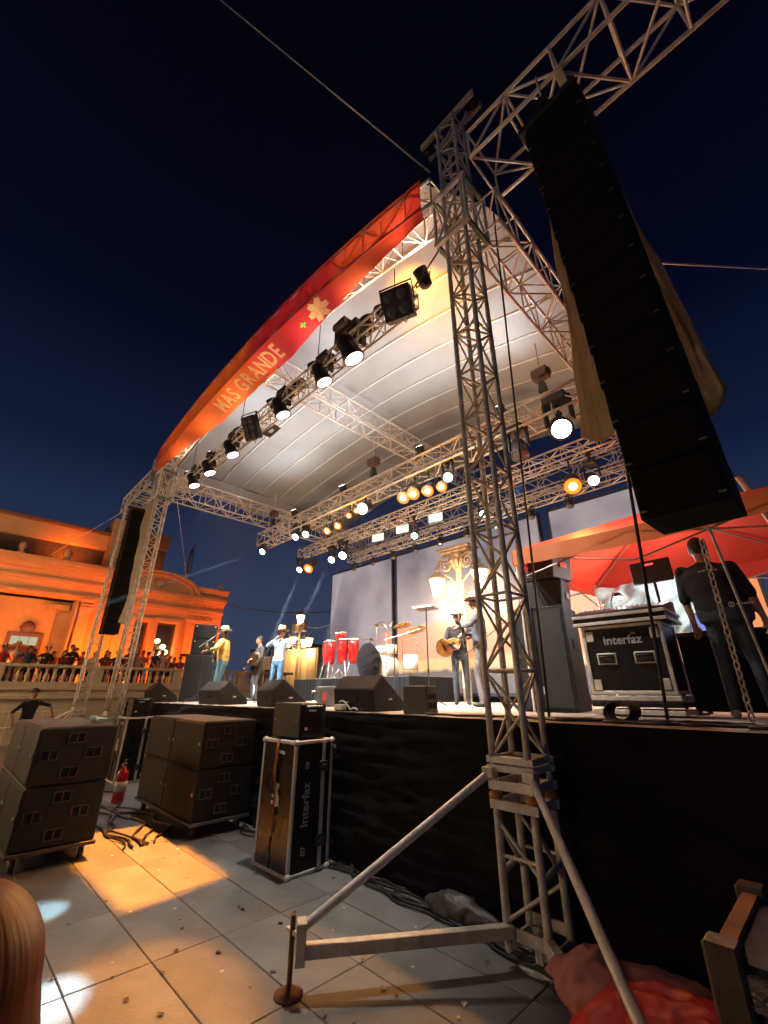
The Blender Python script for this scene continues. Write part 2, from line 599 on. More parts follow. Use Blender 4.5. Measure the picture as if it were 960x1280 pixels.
# corner sleeve frames where the roof rides on the towers
for x in (-13.0, -1.89):
    t = thing('sleeve_block', 'sleeve block riding the tower, ' + ('next to the beige covered speakers' if x < -5 else 'next to the long black line array'), 'sleeve block', (x, 3.3, 7.0), group='sleeve blocks under the roof corners')
    w = .24
    for a in (-1, 1):
        for b in (-1, 1):
            bar(t, (a * w, b * w, 0), (a * w, b * w, 0.9), 0.024, M_ALU, 'post')
    gm2 = mat('green_steel', (0.12, 0.18, 0.12), 0.6, 0.3, var=0.4, vscale=12)
    for zz in (0.0, 0.9):
        for b in (-1, 1):
            MB().box((0, b * w, zz), (2 * w + .06, .05, .07)).build('band', M_ALU, t, bevel=.004)
            MB().box((b * w, 0, zz), (.05, 2 * w - .06, .07)).build('band', gm2, t, bevel=.004)
    for b in (-1, 1):
        bar(t, (-w, b * w, 0), (w, b * w, 0.9), 0.016, M_ALU, 'brace')
        bar(t, (b * w, -w, 0.9), (b * w, w, 0), 0.016, M_ALU, 'brace')

# ---- banner wrapped round the arched truss: front face and underside
ban = thing('banner', 'orange and red cloth banner wrapped along the arched roof front, MAS GRANDE on it', 'banner')
mb_ = bpy.data.materials.new('banner_cloth')
mb_.use_nodes = True
n_, l_ = mb_.node_tree.nodes, mb_.node_tree.links
pb = n_['Principled BSDF']
pb.inputs['Roughness'].default_value = 0.65
tcn = n_.new('ShaderNodeTexCoord')
sep = n_.new('ShaderNodeSeparateXYZ')
l_.new(tcn.outputs['Object'], sep.inputs[0])
nzb = n_.new('ShaderNodeTexNoise')
nzb.inputs['Scale'].default_value = 1.1
nzb.inputs['Detail'].default_value = 3
l_.new(tcn.outputs['Object'], nzb.inputs['Vector'])
ma = n_.new('ShaderNodeMath')
ma.operation = 'MULTIPLY_ADD'
ma.inputs[1].default_value = 1.6
l_.new(nzb.outputs['Fac'], ma.inputs[0])
l_.new(sep.outputs['X'], ma.inputs[2])
mrb = n_.new('ShaderNodeMapRange')
mrb.inputs['From Min'].default_value = -12.0
mrb.inputs['From Max'].default_value = -1.2
l_.new(ma.outputs[0], mrb.inputs['Value'])
rb_ = n_.new('ShaderNodeValToRGB')
rb_.color_ramp.interpolation = 'EASE'
e = rb_.color_ramp.elements
e[0].position, e[0].color = 0.0, (0.55, 0.045, 0.02, 1)
e[1].position, e[1].color = 1.0, (0.52, 0.045, 0.03, 1)
for p_, c_ in ((0.10, (0.75, 0.12, 0.015)), (0.45, (0.80, 0.15, 0.012)), (0.58, (0.58, 0.022, 0.035)), (0.78, (0.58, 0.03, 0.04)), (0.86, (0.6, 0.09, 0.03))):
    ee = e.new(p_)
    ee.color = (*c_, 1)
l_.new(mrb.outputs[0], rb_.inputs[0])
l_.new(rb_.outputs[0], pb.inputs['Base Color'])
trb = n_.new('ShaderNodeBsdfTranslucent')
l_.new(rb_.outputs[0], trb.inputs['Color'])
mxb = n_.new('ShaderNodeMixShader')
mxb.inputs[0].default_value = 0.5
l_.new(pb.outputs[0], mxb.inputs[1])
l_.new(trb.outputs[0], mxb.inputs[2])
l_.new(mxb.outputs[0], n_['Material Output'].inputs['Surface'])
XB0, XB1 = -12.75, -2.2


def und(x):
    """depth of the underside flap: widest over the middle right, gone at both ends"""
    u = (x - XB0) / (XB1 - XB0)
    return 0.05 + 0.50 * min(1, u * 3.2, (1 - u) * 2.6)


def ban_front(u, v):
    x = XB0 + (XB1 - XB0) * u
    y = 2.868 + 0.012 * math.sin(x * 9) * math.sin(v * 3.1)
    return (x, y, zt(x) + 0.08 - v * (0.55 + .13))


def ban_under(u, v):
    x = XB0 + (XB1 - XB0) * u
    d = und(x)
    return (x, 2.868 + v * d, zb(x) - 0.05 - 0.07 * math.sin(v * math.pi * .5) - 0.05 * v - 0.008 * math.sin(x * 11) * v)


MB().grid(ban_front, 150, 8).build('front_face', mb_, ban, fix=False)
MB().grid(ban_under, 150, 8).build('under_flap', mb_, ban, fix=False)
m_let = mat('banner_print', (0.95, 0.64, 0.32), 0.6, var=0.2, bump=0, transl=(0.9, 0.6, 0.3))


def on_flap(me, xc, sx=1.0):
    """bend flat lettering (x right, y up) on to the underside flap, tops towards the front"""
    for v in me.vertices:
        x = xc + v.co.x * sx
        d = und(x)
        w = min(1.0, max(0.0, 0.5 - v.co.y / d))
        u = (x - XB0) / (XB1 - XB0)
        p_ = ban_under(u, w)
        v.co = (p_[0], p_[1], p_[2] - 0.006 - abs(v.co.z))


for ch, xc in zip('MASGRANDE', (-8.95, -8.62, -8.33, -7.92, -7.60, -7.29, -6.98, -6.67, -6.38)):
    me = text_mesh(ch, 0.48, m_let, 0.001, 0.012)
    on_flap(me, xc, 0.85)
    link('lettering', me, ban)
# flower mark and small leaf marks printed on the flap
for xc, rr, np_, mm in ((-4.80, 0.19, 6, m_let), (-5.35, 0.06, 4, mat('leaf_print', (0.12, 0.42, 0.06), 0.6))):
    mbf = MB()
    for k in range(np_):
        a = 2 * math.pi * k / np_
        c, s_ = math.cos(a), math.sin(a)
        vs = [(0, 0, 0.002)] + [((c * r_ - s_ * q_) * 1.6, s_ * r_ + c * q_, 0.002) for r_, q_ in ((rr * .55, -rr * .3), (rr, -rr * .18), (rr * .92, 0), (rr, rr * .18), (rr * .55, rr * .3))]
        mbf.add(vs, [tuple(range(6))])
    me = mbf.mesh('flower_print', mm, fix=False)
    on_flap(me, xc)
    link('flower_print', me, ban)
# grommet ties along the lower edge of the flap
for i in range(20):
    x = XB0 + 0.5 + i * 0.51
    d = und(x)
    p0 = ban_under((x - XB0) / (XB1 - XB0), 1.0)
    bar(ban, p0, (x + .02, 3.30, zb(x)), 0.006, M_SEAM, 'tie')

# ---- cantilever beams beyond both towers, carrying the loudspeakers
for xs, lab in ((line((-1.5, 3.4, 8.05), (3.1, 3.4, 8.05), 8), 'cantilever truss reaching out beyond the tall tower above the line array'),
                (line((-13.3, 3.4, 7.75), (-17.0, 3.4, 7.75), 7), 'cantilever truss between the corner tower and the thin tower')):
    t = thing('speaker_beam', lab, 'truss', group='cantilever trusses for the loudspeakers')
    lattice(t, xs, (0, 0.70, 0), (0, 0, 0.55), 0.027, 0.018, M_ALU, zig=1)
    for i in (2, 5):
        p_ = xs[i]
        MB().box((p_.x + .02, p_.y, p_.z - .03), (0.09, 0.78, 0.04)).build('cross_plate', M_ALU, t, bevel=.003)

# ---- hung lighting trusses
LT = 'lighting trusses hung under the roof'
t = thing('lighting_truss', 'lighting truss just behind the banner, bell shaped lamps hung below', 'truss', group=LT)
lattice(t, line((-11.9, 3.38, 6.84), (-2.85, 3.38, 6.84), 26), (0, 0.26, 0), (0, 0, 0.26), 0.02, 0.010, M_ALU, zig=1)
for x in (-11, -8.2, -5.2, -3.2):
    bar(t, (x, 3.38, 7.1), (x, 3.38, zb(x)), 0.008, M_BLACK, 'sling')
t = thing('lighting_truss', 'deep lighting truss across mid stage, hoist chain above, amber lamps below', 'truss', group=LT)
lattice(t, line((-12.45, 6.5, 6.12), (-1.75, 6.5, 6.12), 22), (0, 0.42, 0), (0, 0, 0.42), 0.024, 0.012, M_ALU, zig=1)
t = thing('lighting_truss', 'slim lighting truss behind the deep one, white and amber lamps below', 'truss', group=LT)
lattice(t, line((-12.2, 7.9, 5.98), (-1.7, 7.9, 5.98), 30), (0, 0.28, 0), (0, 0, 0.28), 0.02, 0.010, M_ALU, zig=1)
t = thing('lighting_truss', 'low lighting truss close above the tops of the grey screens', 'truss', group=LT)
lattice(t, line((-11.2, 9.3, 5.88), (-1.7, 9.3, 5.88), 27), (0, 0.26, 0), (0, 0, 0.26), 0.018, 0.009, M_ALU, parts=False, zig=1)
for i, (x, y, z0, lab) in enumerate(((-7.0, 6.5, 6.54, 'chain hoist above the deep lighting truss, under the ridge truss'),
                                     (-2.4, 6.5, 6.54, 'chain hoist near the side roof truss above the mixing gear'),
                                     (-11.9, 6.5, 6.54, 'chain hoist near the side roof truss close to the building'))):
    t = thing('chain_hoist', lab, 'hoist', (x, y, z0), group='chain hoists')
    MB().box((0, 0, 0.62), (0.3, 0.2, 0.2)).lathe([(.09, -.12), (.09, .12)], 12, (0.06, 0, .62), rot=Matrix.Rotation(R(90), 3, 'Y')).build('motor', mat('hoist_brown', (0.10, 0.045, 0.03), 0.5), t, bevel=.01)
    MB().box((0, 0, 0.32), (0.14, 0.14, 0.24), taper=.7).build('chain_bag', M_BLACK, t)
    MB().tube((0, 0, 0.72), (0, 0, 1.38), 0.012).build('chain', M_ALU_OLD, t)
    MB().tube((0, 0, 0), (0, 0, .22), 0.012).build('hook', M_ALU_OLD, t)

# ---- backdrop screens
ms = bpy.data.materials.new('screen_picture')
ms.use_nodes = True
n_, l_ = ms.node_tree.nodes, ms.node_tree.links
pb = n_['Principled BSDF']
pb.inputs['Roughness'].default_value = 0.45
geo = n_.new('ShaderNodeNewGeometry')
sep = n_.new('ShaderNodeSeparateXYZ')
l_.new(geo.outputs['Position'], sep.inputs[0])
nz1 = n_.new('ShaderNodeTexNoise')
nz1.inputs['Scale'].default_value = 0.55
nz1.inputs['Detail'].default_value = 5
l_.new(geo.outputs['Position'], nz1.inputs['Vector'])
sky_r = n_.new('ShaderNodeValToRGB')
sky_r.color_ramp.elements[0].position = 0.35
sky_r.color_ramp.elements[0].color = (0.10, 0.10, 0.13, 1)
sky_r.color_ramp.elements[1].position = 0.62
sky_r.color_ramp.elements[1].color = (0.27, 0.235, 0.25, 1)
l_.new(nz1.outputs['Fac'], sky_r.inputs[0])
nz2 = n_.new('ShaderNodeTexNoise')
nz2.inputs['Scale'].default_value = 2.0
l_.new(geo.outputs['Position'], nz2.inputs['Vector'])
zz = n_.new('ShaderNodeMath')
zz.operation = 'MULTIPLY_ADD'
zz.inputs[1].default_value = 0.25
l_.new(nz2.outputs['Fac'], zz.inputs[0])
l_.new(sep.outputs['Z'], zz.inputs[2])
tx = n_.new('ShaderNodeMath')          # the building's roof line rises to the right
tx.operation = 'MULTIPLY_ADD'
tx.inputs[1].default_value = -0.05
l_.new(sep.outputs['X'], tx.inputs[0])
l_.new(zz.outputs[0], tx.inputs[2])


def step(src, at_, width):
    r_ = n_.new('ShaderNodeMapRange')
    r_.inputs['From Min'].default_value = at_ - width
    r_.inputs['From Max'].default_value = at_ + width
    l_.new(src, r_.inputs['Value'])
    return r_.outputs[0]


mA = n_.new('ShaderNodeMix')
mA.data_type = 'RGBA'
l_.new(step(tx.outputs[0], 4.12, 0.05), mA.inputs['Factor'])
mA.inputs['A'].default_value = (0.80, 0.20, 0.055, 1)
l_.new(sky_r.outputs[0], mA.inputs['B'])
mB = n_.new('ShaderNodeMix')
mB.data_type = 'RGBA'
l_.new(step(zz.outputs[0], 2.66, 0.06), mB.inputs['Factor'])
mB.inputs['A'].default_value = (0.75, 0.43, 0.15, 1)
l_.new(mA.outputs['Result'], mB.inputs['B'])
mC = n_.new('ShaderNodeMix')
mC.data_type = 'RGBA'
l_.new(step(zz.outputs[0], 2.34, 0.05), mC.inputs['Factor'])
mC.inputs['A'].default_value = (0.03, 0.02, 0.02, 1)
l_.new(mB.outputs['Result'], mC.inputs['B'])
mD = n_.new('ShaderNodeMix')          # the panel by the drums shows only cloud
mD.data_type = 'RGBA'
l_.new(step(sep.outputs['X'], -10.35, 0.25), mD.inputs['Factor'])
l_.new(sky_r.outputs[0], mD.inputs['A'])
l_.new(mC.outputs['Result'], mD.inputs['B'])
pb.inputs['Base Color'].default_value = (0.05, 0.05, 0.055, 1)
l_.new(mD.outputs['Result'], pb.inputs['Emission Color'])
pb.inputs['Emission Strength'].default_value = 1.15
ms.cycles.emission_sampling = 'NONE'
for xa, xb, lab in ((-13.3, -9.98, 'tall grey video screen showing cloud, behind the drums'),
                    (-9.72, -4.55, 'wide video screen showing an orange facade, behind the acoustic guitarist'),
                    (-4.2, -0.6, 'grey video screen rising behind the red canopy')):
    t = thing('video_screen', lab, 'screen', ((xa + xb) / 2, 10.2, 0), group='screens of the backdrop')
    w = xb - xa
    nxp = max(3, int(round(w / 1.1)))
    for i in range(nxp):
        for j in range(4):
            MB().box((-w / 2 + w / nxp * (i + .5), 0, 1.62 + 1.09 * (j + .5)), (w / nxp - .004, 0.06, 1.086)).build('panel', ms, t)
    mb = MB()
    mb.box((-w / 2 - .03, .02, 3.8), (.05, .12, 4.5)).box((w / 2 + .03, .02, 3.8), (.05, .12, 4.5))
    mb.box((0, .02, 6.02), (w + .1, .12, .06)).box((0, .02, 1.58), (w + .1, .12, .06))
    mb.build('frame', M_BLACK, t)
    for s_ in (-1, 1):
        MB().box((s_ * w * .4, .3, .78 + .0), (.08, .08, 1.56)).build('leg', M_BLACK, t)

# ================================================================== TERRACE AND BUILDING
M_PLASTER = mat('ochre_plaster', (0.62, 0.36, 0.17), 0.75, var=0.12, vscale=1.2, bump=0.2, bscale=25)
M_PLASTER2 = mat('tan_plaster', (0.42, 0.32, 0.16), 0.8, var=0.2, vscale=1.0, bump=0.2, bscale=20)
M_STONE = mat('pale_stone', (0.50, 0.42, 0.30), 0.75, var=0.18, vscale=2.5, bump=0.25, bscale=30)
M_DARKROOF = mat('roof_dark_grey', (0.06, 0.05, 0.045), 0.8, var=0.3)  # one dark grey for roofs and set-back upper walls
M_GLASS = mat('window_glass', (0.03, 0.03, 0.035), 0.08, var=0, bump=0, spec=0.6)

tw = thing('terrace_wall', 'pale stone terrace wall with moulded coping below the balustrade', 'wall', (-20.0, 0, 0))
MB().box((-0.2, 4.2, 0.86), (0.4, 17.6, 1.72)).build('wall', M_STONE, tw)
MB().box((-0.14, 4.2, 1.76), (0.52, 17.6, 0.09)).build('string_course', M_STONE, tw, bevel=.01)
MB().box((-0.10, 4.2, 1.47), (0.48, 17.6, 0.10)).build('string_course', M_STONE, tw, bevel=.01)
fl = MB().box((-26.0, 4.2, 1.66), (11.5, 17.6, 0.12)).build('terrace_floor', M_STONE)
tag(fl, 'raised terrace floor behind the balustrade', 'terrace', kind='structure')
bal = thing('balustrade', 'pale stone balustrade with turned balusters along the terrace edge', 'balustrade', (-20.1, 0, 1.8))
MB().box((0, 4.2, 0.09), (0.34, 17.6, 0.18)).build('base_rail', M_STONE, bal, bevel=.01)
MB().box((0, 4.2, 0.72), (0.36, 17.6, 0.11)).build('top_rail', M_STONE, bal, bevel=.015)
bm_me = MB().lathe([(.075, 0), (.075, .05), (.045, .07), (.06, .11), (.085, .17), (.075, .23), (.04, .33), (.035, .38), (.06, .41), (.065, .44), (.07, .487)], 10).mesh('baluster', M_STONE)
y = -4.3
k = 0
while y < 12.8:
    if k % 11 == 10:
        MB().box((0, y, .42), (.32, .34, .492)).build('pedestal', M_STONE, bal, bevel=.01)
        y += 0.31
    else:
        link('baluster', bm_me, bal, (0, y, .179))
        y += 0.265
    k += 1

bld = thing('ornate_building', 'orange lit classical building with cornices, pilasters and an arched pediment', 'building', (-23.0, 0, 0))


def fbox(y0, y1, z0, z1, d0, d1, name='wall', m=M_PLASTER, bevel=.012):
    """box on the facade: y range, z range, d = how far it stands out of the facade plane (towards +x)"""
    return MB().box(((d0 + d1) / 2, (y0 + y1) / 2, (z0 + z1) / 2), (d1 - d0, y1 - y0, z1 - z0)).build(name, m, bld, bevel=bevel)


# recessed loggia with a door
fbox(-6, 3.5, 1.72, 5.46, -1.5, -1.2, 'wall', M_PLASTER2, 0)
fbox(3.42, 3.56, 1.72, 5.46, -1.2, 0.0, 'reveal', M_PLASTER2, 0)
for yy in (-1.3, 0.25, 1.05, 2.95):
    fbox(yy - .015, yy + .015, 1.72, 5.45, -1.2, -1.17, 'panel_moulding', M_PLASTER2, 0)
for yy in (2.1, -3.4):
    dr = fbox(yy - .62, yy + .62, 1.72, 4.0, -1.2, -1.08, 'door_surround', mat('door_umber', (0.12, 0.07, 0.035), 0.6), .01)
    fb = fbox(yy - .48, yy + .48, 1.75, 3.42, -1.08, -1.05, 'door', mat('door_dark', (0.02, 0.012, 0.01), 0.5), .005)
    for q in range(3):
        fbox(yy - .46 + q * .31, yy - .46 + q * .31 + .29, 3.5, 3.84, -1.08, -1.06, 'transom_pane', glow('transom_lit', (0.75, 0.8, 0.55), 0.5), 0)
    o = MB().lathe([(.02, -.12), (.2, -.1), (.28, .1), (.16, .3), (.03, .36)], 12, (-1.05, yy, 4.12)).build('door_crest', mat('door_umber', (0, 0, 0)), bld)
fbox(2.55, 3.35, 5.06, 5.28, -1.2, -.85, 'bracket_shelf', M_PLASTER2)
# wall with windows in the pavilion: piers around the openings
fbox(3.5, 5.9, 1.72, 5.5, -.5, 0, 'wall')
fbox(5.9, 6.55, 4.78, 5.5, -.5, 0, 'wall')
fbox(6.55, 6.92, 1.72, 5.5, -.5, 0, 'wall')
fbox(6.92, 7.88, 4.84, 5.5, -.5, 0, 'wall')
fbox(7.88, 10.1, 1.72, 5.5, -.5, 0, 'wall')
MB().box((-3.4, 10.0, 4.0), (6.2, .2, 5.6)).build('wall', M_PLASTER, bld)
for y0, y1, z1 in ((5.9, 6.55, 4.78), (6.92, 7.88, 4.84)):
    wnd = fbox(y0, y1, 1.72, z1, -.42, -.38, 'window', M_GLASS, 0)
    fr = MB()
    for yy in (y0 + .04, y1 - .04):
        fr.box((-.34, yy, (1.72 + z1) / 2), (.06, .07, z1 - 1.72))
    fr.box((-.34, (y0 + y1) / 2, z1 - .05), (.06, y1 - y0, .08)).box((-.34, (y0 + y1) / 2, 3.75), (.05, y1 - y0, .05))
    fr.build('frame', mat('window_wood', (0.10, 0.04, 0.02), 0.6), wnd)
    # moulded surround standing proud of the wall
    s_ = MB()
    s_.box((.05, y0 - .1, (1.72 + z1 + .2) / 2), (.1, .18, z1 + .2 - 1.72)).box((.05, y1 + .1, (1.72 + z1 + .2) / 2), (.1, .18, z1 + .2 - 1.72))
    s_.box((.053, (y0 + y1) / 2, z1 + .11), (.1, y1 - y0 + .02, .2))
    s_.build('surround', M_PLASTER, wnd, bevel=.012)
for yy, zz in ((7.1, 3.95), (7.4, 3.7), (7.2, 3.4), (7.55, 3.45), (7.35, 3.1)):
    MB().lathe([(.02, -.12), (.11, -.06), (.13, 0), (.11, .07), (.02, .12)], 12, (-.47 + .35, yy, zz)).build('chandelier_globe', glow('globe_lit', (1.0, 0.62, 0.25), 7), bld)
# pilasters with bases and capitals
for y0, y1 in ((3.6, 4.02), (4.32, 4.72), (5.05, 5.5), (8.25, 9.5)):
    fbox(y0, y1, 2.3, 5.0, 0, .12, 'pilaster')
    fbox(y0 - .06, y1 + .06, 1.72, 2.3, 0, .17, 'pilaster_base')
    fbox(y0 - .05, y1 + .05, 5.0, 5.14, 0, .16, 'capital')
    for q in range(3):
        MB().lathe([(.03, -.05), (.1, 0), (.03, .05)], 10, (.14, y0 + (y1 - y0) * (q + .5) / 3, 5.25)).build('capital_scroll', M_PLASTER, bld)
    fbox(y0 - .08, y1 + .08, 5.36, 5.5, 0, .2, 'capital')
fbox(8.45, 9.3, 2.6, 4.85, .12, .15, 'panel')
# entablature of the long front
for z0, z1, d in ((5.46, 5.62, .16), (5.62, 6.05, .06), (6.05, 6.2, .2), (6.2, 6.5, .14), (6.5, 6.66, .34), (6.66, 6.8, .46), (6.8, 6.98, .55)):
    fbox(-6, 4.95, z0, z1, -.5, d, 'cornice')
for yy in (0.95, 2.55, -2.6):
    MB().lathe([(.12, 0), (.14, .12), (.06, .16), (.13, .24), (.15, .36), (.1, .48), (.02, .54)], 12, (.3, yy, 6.98)).build('finial', M_PLASTER, bld)
# entablature of the pavilion and its curved pediment
for z0, z1, d in ((5.5, 5.66, .2), (5.66, 5.98, .1), (5.98, 6.12, .3), (6.12, 6.30, .42)):
    fbox(4.95, 10.1, z0, z1, -.5, d, 'cornice')
for y0, y1 in ((8.3, 10.15),):
    for z0, z1, d in ((6.30, 6.52, .2), (6.52, 6.66, .36), (6.66, 6.78, .46)):
        fbox(y0, y1, z0, z1, -.5, d, 'cornice')
for yy in np.arange(8.4, 10.0, .22):
    fbox(yy, yy + .12, 5.84, 5.98, .1, .24, 'dentil', M_PLASTER, 0)
yc, rw, rh = 6.65, 1.95, 0.98
ang = [math.pi * i / 24 for i in range(25)]
poly = [(yc + rw * math.cos(a), 6.30 + rh * math.sin(a)) for a in ang]
MB().prism(poly, 'x', -.5, .14).build('pediment', M_PLASTER, bld)
for k0, dd in ((1.0, .46), (.86, .32)):
    vs, fs = [], []
    for a in ang:
        for rr, xx in ((k0, -.3), (k0, dd), (k0 - .1, dd), (k0 - .1, -.3)):
            vs.append((xx, yc + rw * rr * math.cos(a), 6.30 + rh * rr * math.sin(a)))
    for i in range(24):
        for q in range(4):
            fs.append((i * 4 + q, i * 4 + (q + 1) % 4, i * 4 + 4 + (q + 1) % 4, i * 4 + 4 + q))
    MB().add(vs, fs).build('pediment_moulding', M_PLASTER, bld)
MB().lathe([(.02, -.04), (.2, -.02), (.24, .05), (.1, .1)], 16, (.16, yc - .1, 6.72), rot=Matrix.Rotation(R(90), 3, 'Y')).build('medallion', M_PLASTER, bld)
MB().lathe([(.08, 0), (.06, .12), (.12, .2), (.1, .3), (.02, .36)], 10, (.2, 9.75, 6.78)).build('finial', M_PLASTER, bld)
# set-back upper storey
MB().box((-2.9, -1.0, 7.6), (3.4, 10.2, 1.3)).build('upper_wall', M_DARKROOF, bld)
MB().box((-2.7, -1.0, 8.5), (3.6, 10.3, .75)).build('parapet', M_PLASTER, bld, bevel=.02)
MB().box((-2.7, -1.0, 8.95), (3.9, 10.5, .16)).build('parapet_cap', mat('dull_brick', (0.25, 0.10, 0.05), 0.8), bld, bevel=.02)
MB().box((-2.6, 4.55, 8.3), (3.9, .8, 3.0)).build('parapet_pier', M_PLASTER, bld, bevel=.02)
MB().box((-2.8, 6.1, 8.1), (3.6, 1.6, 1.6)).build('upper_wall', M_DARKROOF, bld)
MB().box((-2.7, 6.1, 9.1), (3.7, 1.7, .8)).build('parapet', mat('dull_brick', (0, 0, 0)), bld, bevel=.02)
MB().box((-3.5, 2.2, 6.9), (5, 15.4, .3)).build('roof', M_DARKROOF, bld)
MB().box((-6.3, 2.2, 4.3), (.3, 15.4, 5.2)).build('wall', M_PLASTER, bld)

# aerial mast on the roof
t = thing('aerial_mast', 'red and dark lattice aerial mast on the building roof', 'mast', (-26.0, 8.95, 7.05))
for a, b in ((-.14, -.1), (.14, -.1), (0, .14)):
    MB().tube((a, b, 0), (a * .6, b * .6, 2.7), .025, n=5).build('leg', mat('mast_red', (0.22, 0.04, 0.03), 0.6), t)
for i in range(8):
    z = .2 + i * .32
    MB().tube((-.13, -.09, z), (.13, -.09, z + .25), .014, n=4).tube((.13, -.09, z), (0, .13, z + .25), .014, n=4).tube((0, .13, z), (-.13, -.09, z + .25), .014, n=4).build('brace', mat('mast_red', (0, 0, 0)), t)
MB().tube((0, 0, 2.5), (.3, 0, 3.0), .03, n=5).tube((0, 0, 2.5), (-.25, .1, 2.9), .03, n=5).build('antenna', M_BLACK, t)

# ---- far things beyond the terrace
t = thing('box_trailer', 'cream box trailer parked beyond the terrace under a street lamp', 'trailer', (-24.6, 17.4, 0), R(6))
MB().box((0, 0, 3.0), (3.4, 2.0, 2.5)).build('body', mat('cream_panel', (0.62, 0.47, 0.27), 0.6, var=.15, vscale=1), t, bevel=.03)
for i in range(5):
    MB().box((-1.5 + .75 * i, -1.01, 3.0), (.05, .03, 2.4)).build('rib', mat('cream_panel', (0, 0, 0)), t)
MB().box((0, 0, 1.45), (3.3, 1.8, .25)).build('chassis', M_BLACK, t)
for x_ in (-1.0, 1.0):
    for y_ in (-.8, .8):
        MB().lathe([(.5, -.12), (.5, .12)], 18, (x_, y_, .5), rot=Matrix.Rotation(R(90), 3, 'X')).build('wheel', M_RUBBER, t)
MB().box((0, 0, .95), (.9, 1.5, .8)).build('axle_frame', M_BLACK, t)
t = thing('sign_board', 'small white notice board on two posts beyond the balustrade', 'sign', (-26.6, 15.6, 0), R(10))
MB().box((0, 0, 3.45), (2.1, .06, .85)).build('board', mat('sign_white', (0.75, 0.8, 0.78), 0.5), t, bevel=.01)
for x_ in (-.8, .8):
    MB().tube((x_, .05, 0), (x_, .05, 3.1), .04).build('post', M_ALU_OLD, t)
for q, w_ in enumerate((1.5, 1.7, 1.2)):
    MB().box((-.05, -.033, 3.66 - q * .18), (w_, .006, .05)).build('text_line', mat('faint_print', (0.4, 0.5, 0.5), 0.6), t)
t = thing('flat_roof_house', 'low dim flat roofed house far beyond the terrace', 'house', (-37.5, 25, 0), R(5))
MB().box((0, 0, 2.7), (9, 5, 5.4)).build('wall', mat('dim_house', (0.16, 0.12, 0.09), 0.8, var=.3, vscale=.8), t)
MB().box((0, 0, 5.5), (9.3, 5.3, .3)).build('roof', M_DARKROOF, t)
for i in range(4):
    MB().box((-3.4 + 2.2 * i, -2.52, 3.4), (1.0, .06, 1.3)).build('window', M_GLASS, t)
t = thing('brick_house', 'brown house beyond the trailer, dim in the dusk', 'house', (-24.5, 25.5, 0), R(-4))
MB().box((0, 0, 2.5), (8, 4, 5.0)).build('wall', mat('brown_house', (0.22, 0.13, 0.08), 0.8, var=.3, vscale=.8), t)
MB().box((0, 0, 5.1), (8.3, 4.3, .3)).build('roof', M_DARKROOF, t)
for i in range(3):
    MB().box((-2.4 + 2.3 * i, -2.02, 3.2), (1.0, .06, 1.3)).build('window', M_GLASS, t)

M_LEAF = mat('night_leaf', (0.035, 0.06, 0.02), 0.6, var=0.4, vscale=3, bump=0, rnd=.1)
M_BARK = mat('bark', (0.08, 0.055, 0.035), 0.9, var=.3, vscale=10, bump=.5, bscale=30)


def tree(x, y, h, r, label):
    t = thing('tree', label, 'tree', (x, y, 0), group='trees beyond the terrace')
    mb = MB().path([(0, 0, 0), (.05, .02, h * .3), (-.05, .05, h * .55), (.05, 0, h * .8)], [.2, .16, .11, .04], 8)
    for k in range(7):
        a = k * 2.4
        mb.path([(0, 0, h * (.35 + .05 * k)), (math.cos(a) * r * .4, math.sin(a) * r * .4, h * (.5 + .05 * k)), (math.cos(a) * r * .8, math.sin(a) * r * .8, h * (.58 + .05 * k))], [.07, .04, .015], 5)
    mb.build('trunk', M_BARK, t)
    rng = np.random.default_rng(int(abs(x * 10)))
    cl = []
    for k in range(46):
        d = rng.normal(size=3)
        d /= np.linalg.norm(d)
        cl.append((d * rng.uniform(.35, 1.0) * np.array([r, r, h * .30]) + np.array([0, 0, h * .68]), rng.uniform(.18, .42) * r))
    vs, fs = [], []
    for c, cr in cl:
        for q in range(70):
            d = rng.normal(size=3)
            d = d / np.linalg.norm(d) * cr * rng.uniform(.3, 1)
            p_ = c + d
            a, b = rng.normal(size=3), rng.normal(size=3)
            a = a / np.linalg.norm(a) * .13
            b = b / np.linalg.norm(b) * .08
            o = len(vs)
            vs += [tuple(p_ - a), tuple(p_ + b), tuple(p_ + a), tuple(p_ - b)]
            fs.append((o, o + 1, o + 2, o + 3))
    MB().add(vs, fs).build('crown', M_LEAF, t, fix=False)


tree(-22.4, 19.6, 6.3, 1.7, 'dark leafy tree rising behind the cream trailer')
tree(-20.0, 18.4, 5.9, 1.5, 'dark tree close beside the grey screen wall')
tree(-34.5, 20.5, 5.2, 1.5, 'small dark tree between the white notice board and the far house')


